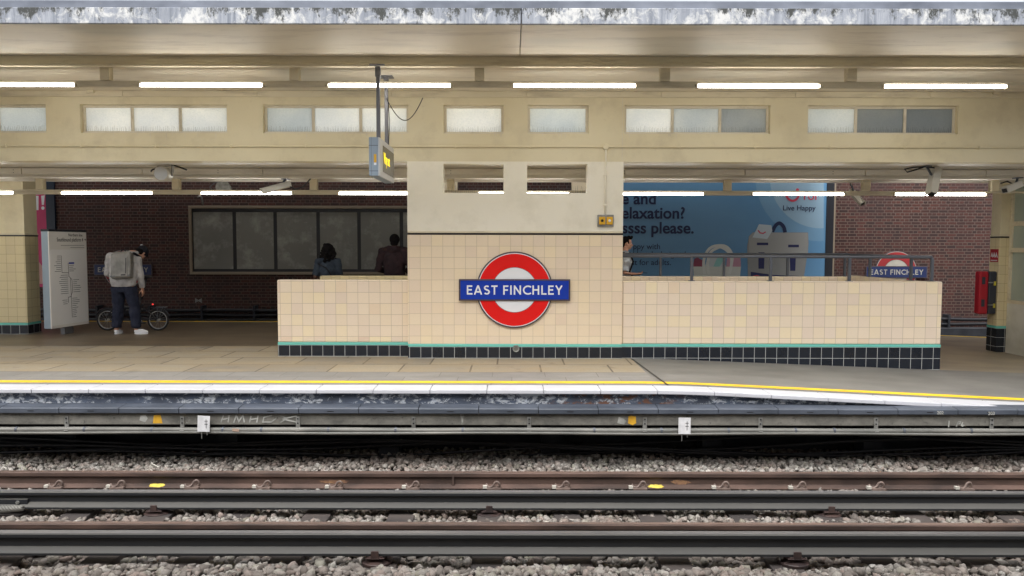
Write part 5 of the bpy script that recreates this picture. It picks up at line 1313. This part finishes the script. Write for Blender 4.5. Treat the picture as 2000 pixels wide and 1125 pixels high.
# cyclist: back to the tracks, stooping over the bicycle
YCy = 13.42; xc = at(248, 600, YCy)[0]; Lc = (xc, YCy, 0)
Rh = rotm(-16, -55, 12)
J = dict(head=(0.13, 0.33, 1.475), neck=(0.01, 0.19, 1.475), shL=(-0.32, 0.09, 1.4), shR=(0.14, 0.12, 1.35), elL=(-0.42, 0.14, 1.1), wrL=(-0.24, 0.36, 0.95), elR=(0.195, 0.12, 1.05), wrR=(0.205, 0.17, 0.82),
         hipL=(-0.15, 0.0, 0.86), hipR=(0.06, 0.0, 0.86), knL=(-0.18, 0.04, 0.47), knR=(0.12, 0.04, 0.47), anL=(-0.2, 0.0, 0.1), anR=(0.16, 0.0, 0.1), toeL=(0.0, 0.13), toeR=(0.14, 0.07))
TOR = [(-0.05, 0.0, 0.87, 0.2, 0.14), (-0.05, 0.0, 0.93, 0.225, 0.155), (-0.06, 0.02, 1.1, 0.245, 0.165), (-0.06, 0.06, 1.26, 0.25, 0.16), (-0.07, 0.09, 1.4, 0.24, 0.14), (-0.06, 0.12, 1.475, 0.19, 0.12), (-0.01, 0.15, 1.51, 0.08, 0.07)]
cyc = figure('stooping person in a pale grey hoodie and navy trousers beside the folding bicycle', Lc, J, dict(name='hoodie', hood=True, fat=1.04, leg=1.15), Rh, None, m_navyc, m_hood, m_skin, TOR, m_enamel,
             {'L': ((0.3, 0.8, -0.3), (0, -0.3, -1), 0.6), 'R': ((0.05, 0.15, -1), (-1, 0, 0), 0.35)})
b = MB(); c = Vector(Lc) + Vector(J['head']); T = lambda p: c + Rh @ Vector(p)
b.ball(T((0, -0.02, 0.045)), (0.092, 0.112, 0.095), Rh, 22, 14); b.ball(T((0, 0.06, 0.05)), (0.07, 0.075, 0.02), Rh, 16, 8)
blob(b, 'cap', m_darkc, cyc, 0.008, 3)
MB().ball(T((-0.02, -0.115, 0.085)), (0.03, 0.012, 0.016), Rh, 12, 8).build('cap_highlight', m_enamel, cyc, smooth=True)  # white spot standing in for a highlight on the cap
b = MB(); b.ball(T((0, -0.05, -0.02)), (0.083, 0.07, 0.07), Rh, 16, 10); blob(b, 'hair', m_hair, cyc, 0.009, 3)
# laces mark on the right shoe
# backpack
def backpack():
    m_bp = NT('grey_wetlook_fabric', 0.38); f = m_bp.noise(m_bp.obj((1, 1, 1)), 5, 4); m_bp.color(m_bp.mix(m_bp.step(f, 0.35, 0.65), lin(104, 103, 99), lin(136, 134, 130))); m_bp.bump(m_bp.noise(m_bp.obj((1, 1, 0.5)), 9, 3), 0.5, 0.03); m_bp = m_bp.m
    x0, z1 = at(214, 497, 13.2); x1, z0 = at(256, 547, 13.2); cx, cz = (x0+x1)/2, (z0+z1)/2; w_, h = x1-x0, z1-z0
    t = thing('backpack', 'grey rolltop backpack worn by the cyclist', 'backpack', (cx, 13.25, z0))
    R = rotm(0, -12, -4); m = Vector((cx, 13.265, cz + 0.01))
    MB().obox(m, (w_*0.95, 0.15, h), R).build('bag', m_bp, t, bevel=0.03, segs=4)
    MB().obox(m + R @ Vector((0.03, -0.083, -0.03)), (w_*0.6, 0.02, h*0.78), R).build('front_pocket', m_bp, t, bevel=0.008)
    MB().obox(m + R @ Vector((0.0, 0.0, h*0.51)), (w_*0.8, 0.1, 0.05), R).build('roll_top', m_bp, t, bevel=0.02)
    b = MB(); b.obox(m + R @ Vector((w_*0.3, -0.0955, -0.02)), (0.012, 0.004, h*0.62), R); b.build('zip', m_ink, t)
    MB().obox(m + R @ Vector((w_*0.18, -0.0955, -h*0.4)), (0.08, 0.004, 0.022), R).build('black_label', m_ink, t)
    MB().obox(m + R @ Vector((0.0, -0.078, -h*0.42)), (w_*0.97, 0.01, 0.012), R).build('seam', m_steel, t)
    for s_, sg in ((-0.5, -1), (0.36, 1)):
        pts = [m + R @ Vector((w_*s_*0.6, 0.07, h*0.42)), Vector((cx + w_*s_ , 13.42, cz + h*0.52)), Vector((cx + w_*s_ + 0.03*sg, 13.6, cz + h*0.36)), Vector((cx + w_*s_, 13.6, cz))]
        MB().tube(pts, [0.02, 0.024, 0.022, 0.016], 8).build('strap', m_darkc, t, smooth=True)
    pts = [m + R @ Vector((0.02 + 0.045*math.cos(a), -0.01, h*0.53 + 0.05*math.sin(a))) for a in [PI*i/10 for i in range(11)]]
    MB().tube(pts, 0.009, 7).build('grab_loop', m_darkc, t, smooth=True)
backpack()

# bicycle
def bicycle():
    Yb = 13.95; xl_, xr_ = at(210, 625, Yb)[0], at(309, 625, Yb)[0]; r = 0.205; z0 = r
    t = thing('folding_bicycle', 'black folding bicycle with small wheels standing behind the stooping person', 'bicycle', ((xl_+xr_)/2, Yb, 0))
    m_bk = plain('black_frame_paint', lin(44, 44, 50), 0.3); m_ty = plain('tyre_rubber', lin(38, 38, 40), 0.8); m_al = plain('bright_alloy', lin(190, 190, 190), 0.3, 0.7)
    for cx in (xl_, xr_):
        n = 40
        pts = [(cx + (r-0.018)*math.cos(2*PI*i/n), Yb, z0 + (r-0.018)*math.sin(2*PI*i/n)) for i in range(n+1)]
        wv = MB().tube(pts, 0.018, 8, False).build('wheel', m_ty, t, smooth=True)
        MB().tube([(cx + (r-0.04)*math.cos(2*PI*i/n), Yb, z0 + (r-0.04)*math.sin(2*PI*i/n)) for i in range(n+1)], 0.009, 8, False).build('rim', m_al, wv, smooth=True)
        b = MB()
        for i in range(16):
            a = 2*PI*i/16; b.tube([(cx + 0.02*math.cos(a+0.5), Yb + (0.02 if i % 2 else -0.02), z0 + 0.02*math.sin(a+0.5)), (cx + (r-0.045)*math.cos(a), Yb, z0 + (r-0.045)*math.sin(a))], 0.0018, 4)
        b.build('spokes', m_al, wv); MB().lathe([(0.022, -0.04), (0.03, -0.03), (0.018, -0.02), (0.018, 0.02), (0.03, 0.03), (0.022, 0.04)], (cx, Yb, z0), 'Y', 14).build('hub', m_al, wv)
    S_ = lambda x, z, y=0: (x, Yb + y, z)
    hx, bx = xl_ + 0.13, xr_ - 0.42; bz = 0.27; stx = xr_ - 0.28
    b = MB()
    b.tube([S_(hx, 0.5), S_(hx + 0.2, 0.45), S_(stx - 0.05, 0.45), S_(stx, 0.5)], 0.022, 10); b.tube([S_(stx - 0.03, 0.66), S_(bx + 0.02, bz)], 0.02, 10)
    b.tube([S_(bx, bz), S_(xr_, z0, -0.055)], 0.011, 8); b.tube([S_(bx, bz), S_(xr_, z0, 0.055)], 0.011, 8); b.tube([S_(stx, 0.46), S_(xr_, z0, -0.055)], 0.008, 8); b.tube([S_(stx, 0.46), S_(xr_, z0, 0.055)], 0.008, 8)
    b.tube([S_(hx - 0.02, 0.56), S_(hx + 0.0, 0.44)], 0.023, 10)
    for q in (-0.05, 0.05): b.tube([S_(hx, 0.45, q*0.5), S_(hx - 0.03, 0.38, q), S_(xl_, z0, q)], 0.011, 8)
    b.build('frame', m_bk, t, smooth=True)
    MB().tube([S_(hx - 0.02, 0.56), S_(hx + 0.05, 0.98)], 0.016, 10).build('stem', m_bk, t, smooth=True)
    MB().tube([S_(hx + 0.05, 0.98, -0.25), S_(hx + 0.06, 0.97, -0.1), S_(hx + 0.06, 0.97, 0.1), S_(hx + 0.05, 0.98, 0.25)], 0.012, 8).build('handlebar', m_bk, t, smooth=True)
    MB().tube([S_(stx - 0.02, 0.6), S_(stx + 0.08, 1.0)], 0.0155, 10).build('seat_post', m_bk, t, smooth=True)
    MB().loft([(stx + 0.06, Yb, 0.995, 0.1, 0.05), (stx + 0.06, Yb, 1.02, 0.14, 0.07), (stx + 0.05, Yb, 1.045, 0.135, 0.065)], 16).build('saddle', m_bk, t, bevel=0.006)
    MB().tube([(xl_ + 0.225*math.cos(a), Yb, z0 + 0.225*math.sin(a)) for a in [math.radians(20 + 12*i) for i in range(12)]], 0.012, 6).build('mudguard', m_bk, t, smooth=True)
    MB().tube([(xr_ + 0.225*math.cos(a), Yb, z0 + 0.225*math.sin(a)) for a in [math.radians(15 + 12*i) for i in range(12)]], 0.012, 6).build('mudguard', m_bk, t, smooth=True)
    b = MB()
    for q in (-0.06, 0.06): b.tube([S_(xr_ - 0.1, 0.45, q), S_(xr_ + 0.16, 0.45, q)], 0.006, 6); b.tube([S_(xr_ + 0.12, 0.45, q), S_(xr_, z0, q)], 0.005, 6); b.tube([S_(xr_ + 0.02, 0.45, q), S_(xr_, z0, q)], 0.005, 6)
    for xx in (-0.1, 0.0, 0.08, 0.16): b.tube([S_(xr_ + xx, 0.45, -0.06), S_(xr_ + xx, 0.45, 0.06)], 0.005, 6)
    b.build('rack', m_steel, t, smooth=True)
    MB().ball(S_(stx + 0.2, 0.505, -0.03), (0.018, 0.014, 0.016), None, 12, 8).build('rear_light', emit('red_bike_light', (1, 0.06, 0.05, 1), 0.35), t, smooth=True)
    MB().lathe([(0.085, -0.045), (0.085, -0.04)], (bx, Yb, bz), 'Y', 24).build('chainring', m_bk, t)
    for sg in (-1, 1):
        cr = MB().tube([S_(bx, bz, 0.055*sg), S_(bx + 0.1*sg, bz - 0.13*sg, 0.065*sg)], 0.01, 8).build('crank', m_al, t, smooth=True)
        MB().box(bx + 0.1*sg - 0.04, bx + 0.1*sg + 0.04, Yb + 0.065*sg - 0.03, Yb + 0.065*sg + 0.03, bz - 0.13*sg - 0.012, bz - 0.13*sg + 0.012).build('pedal', m_bk, cr)
    MB().box(hx + 0.16, stx - 0.06, Yb - 0.07, Yb + 0.05, 0.3, 0.43).build('frame_bag', m_darkc, t, bevel=0.02)
bicycle()

def standing(label, px, top_py, Y, yaw, cloth, top_m, pants_m, skin_m, wide=1.0, arms=None, hands=None, hp=0.0, shoe=m_ink):
    x, zt = at(px, top_py, Y); z0 = fz(x, Y); H = zt - z0; k = H/1.78
    R0 = rotm(yaw); o = (x, Y, z0)
    def r(v): q = R0 @ Vector((v[0]*wide, v[1], v[2])); return (q.x, q.y, q.z*k)
    base_ = dict(head=(0, 0.035/1, 1.665), neck=(0, 0.0, 1.5), shL=(-0.185, 0, 1.43), shR=(0.185, 0, 1.43), elL=(-0.25, -0.03, 1.13), elR=(0.25, -0.03, 1.13), wrL=(-0.22, 0.12, 0.92), wrR=(0.22, 0.12, 0.92),
                 hipL=(-0.095, 0, 0.92), hipR=(0.095, 0, 0.92), knL=(-0.1, 0.02, 0.5), knR=(0.1, 0.02, 0.5), anL=(-0.11, -0.02, 0.1), anR=(0.11, -0.02, 0.1))
    base_.update(arms or {})
    Jd = {n: r(v) for n, v in base_.items()}
    td = R0 @ Vector((0, 0.16, 0)); Jd['toeL'] = Jd['toeR'] = (td.x, td.y)
    c, s_ = abs(math.cos(math.radians(yaw))), abs(math.sin(math.radians(yaw)))
    def el_(z, rx, ry): rx *= wide; return (0, 0, z*k, math.hypot(rx*c, ry*s_), math.hypot(rx*s_, ry*c))
    tor = [el_(0.88, 0.165, 0.125), el_(1.0, 0.165, 0.12), el_(1.15, 0.17, 0.12), el_(1.3, 0.19, 0.13), el_(1.42, 0.165, 0.11), el_(1.49, 0.085, 0.075)]
    f_ = R0 @ Vector((0, 1, 0))
    hd = hands or {'L': ((f_.x*0.4, f_.y*0.4, -1), (-0.3*f_.y, 0.3*f_.x, 0), 0.4), 'R': ((f_.x*0.4, f_.y*0.4, -1), (0.3*f_.y, -0.3*f_.x, 0), 0.4)}
    hd = {s2: hd[s2] for s2 in 'LR'}
    Rh = R0 @ rotm(0, hp)
    p = figure(label, o, Jd, cloth, Rh, None, pants_m, top_m, skin_m, tor, shoe, hd, 0.009)
    return p, Vector(o) + Vector(Jd['head']), Rh, Vector(o), Jd, R0
# woman with her back to us
p, c, Rh, o, J, R0 = standing('person with a dark curly bob and grey-blue top seen from behind', 640, 480, 13.95, 6, dict(name='top', sleeve=0.5), m_bluec, m_darkc, m_skin_d, 0.92)
b = MB(); rnd = random.Random(5); b.ball(c + Rh @ Vector((0, -0.01, 0.045)), (0.1, 0.115, 0.105), Rh)
for i in range(70):
    a = rnd.uniform(0, 2*PI); h2 = rnd.uniform(-0.2, 0.11)
    if abs((a + PI/2 + PI) % (2*PI) - PI) > 2.0 and h2 < 0.06: continue
    rr = 0.105 + 0.03*max(0, -h2)/0.2*1.2 - 0.05*max(0, h2)/0.11
    q = Vector((rr*math.cos(a)*1.08, -0.015 + rr*math.sin(a), h2)); b.ball(c + Rh @ q, rnd.uniform(0.026, 0.04), None, 10, 8)
b.loft([(c.x, c.y - 0.05, c.z - 0.16, 0.1, 0.05), (c.x, c.y - 0.05, c.z, 0.105, 0.07)])
blob(b, 'hair', m_hair, p, 0.011, 1)
MB().tube([o + Vector((-0.17, -0.09, 1.42*0.9)), o + Vector((0.0, -0.145, 1.2)), o + Vector((0.15, -0.13, 0.98))], 0.012, 8).build('shoulder_strap', m_darkc, p, smooth=True)
# man in a maroon hooded top
p, c, Rh, o, J, R0 = standing('person with short black hair in a maroon hoodie seen from behind', 770, 458, 13.95, -4, dict(name='hoodie', hood=True, fat=1.2), m_maroon, m_darkc, m_skin_d, 1.18, hp=-8,
    arms=dict(head=(0, 0.03, 1.655), neck=(0, 0, 1.53), shL=(-0.185, 0, 1.455), shR=(0.185, 0, 1.455), elL=(-0.27, 0.0, 1.14), elR=(0.27, 0.0, 1.14), wrL=(-0.16, 0.24, 1.1), wrR=(0.16, 0.24, 1.1)), hands={'L': ((0.5, 0.8, 0.1), (0, 0, 1), 0.5), 'R': ((-0.5, 0.8, 0.1), (0, 0, 1), 0.5)})
b = MB(); b.ball(c + Rh @ Vector((0, -0.022, 0.032)), (0.096, 0.112, 0.105), Rh, 22, 14); b.ball(c + Rh @ Vector((0, -0.045, -0.045)), (0.075, 0.05, 0.06), Rh, 16, 10); blob(b, 'hair', m_hair, p, 0.008, 3)
# man in profile with a phone
p, c, Rh, o, J, R0 = standing('person in a white shirt looking right with a phone in hand beside the pier', 1221, 463, 13.9, -90, dict(name='shirt', sleeve=0.5, fat=1.05), m_shirt, m_darkc, m_skin, 1.0, hp=-4,
    arms=dict(elL=(-0.24, -0.02, 1.14), elR=(0.24, -0.04, 1.12), wrL=(-0.2, 0.12, 0.92), wrR=(0.16, 0.19, 1.1)), hands={'L': ((0.4, 0, -1), (0, -1, 0), 0.4), 'R': ((1, 0.15, 0.05), (0, 0.35, 1), 0.75)})
b = MB(); b.ball(c + Rh @ Vector((0, -0.035, 0.05)), (0.084, 0.094, 0.088), Rh, 22, 14); b.ball(c + Rh @ Vector((0, 0.045, 0.105)), (0.062, 0.05, 0.034), Rh); b.ball(c + Rh @ Vector((0.0, -0.075, -0.02)), (0.07, 0.04, 0.06), Rh)
for i in range(10): b.ball(c + Rh @ Vector((random.uniform(-.05, .05), random.uniform(-0.02, 0.09), 0.12 + random.uniform(-0.01, 0.015))), 0.022, None, 8, 6)
for s_ in (-1, 1): b.ball(c + Rh @ Vector((0.074*s_, 0.012, 0.02)), (0.01, 0.016, 0.035), Rh, 10, 8)
blob(b, 'hair', m_hair, p, 0.008, 2)
MB().tube([o + R0 @ Vector((0.15, -0.07, 1.5)), o + R0 @ Vector((0.17, 0.06, 1.5)), o + R0 @ Vector((0.185, 0.125, 1.34)), o + R0 @ Vector((0.18, 0.05, 1.12))], 0.019, 8).build('bag_strap', m_darkc, p, smooth=True)
wr_ = o + Vector(J['wrR'])
ph = thing('phone', 'dark mobile phone held by the person beside the pier', 'phone', wr_ + Vector((0.13, 0.02, 0.03)))
MB().obox(wr_ + Vector((0.125, 0.02, 0.028)), (0.15, 0.07, 0.009), rotm(8, 0, 6)).build('phone_body', m_ink, ph, bevel=0.003)
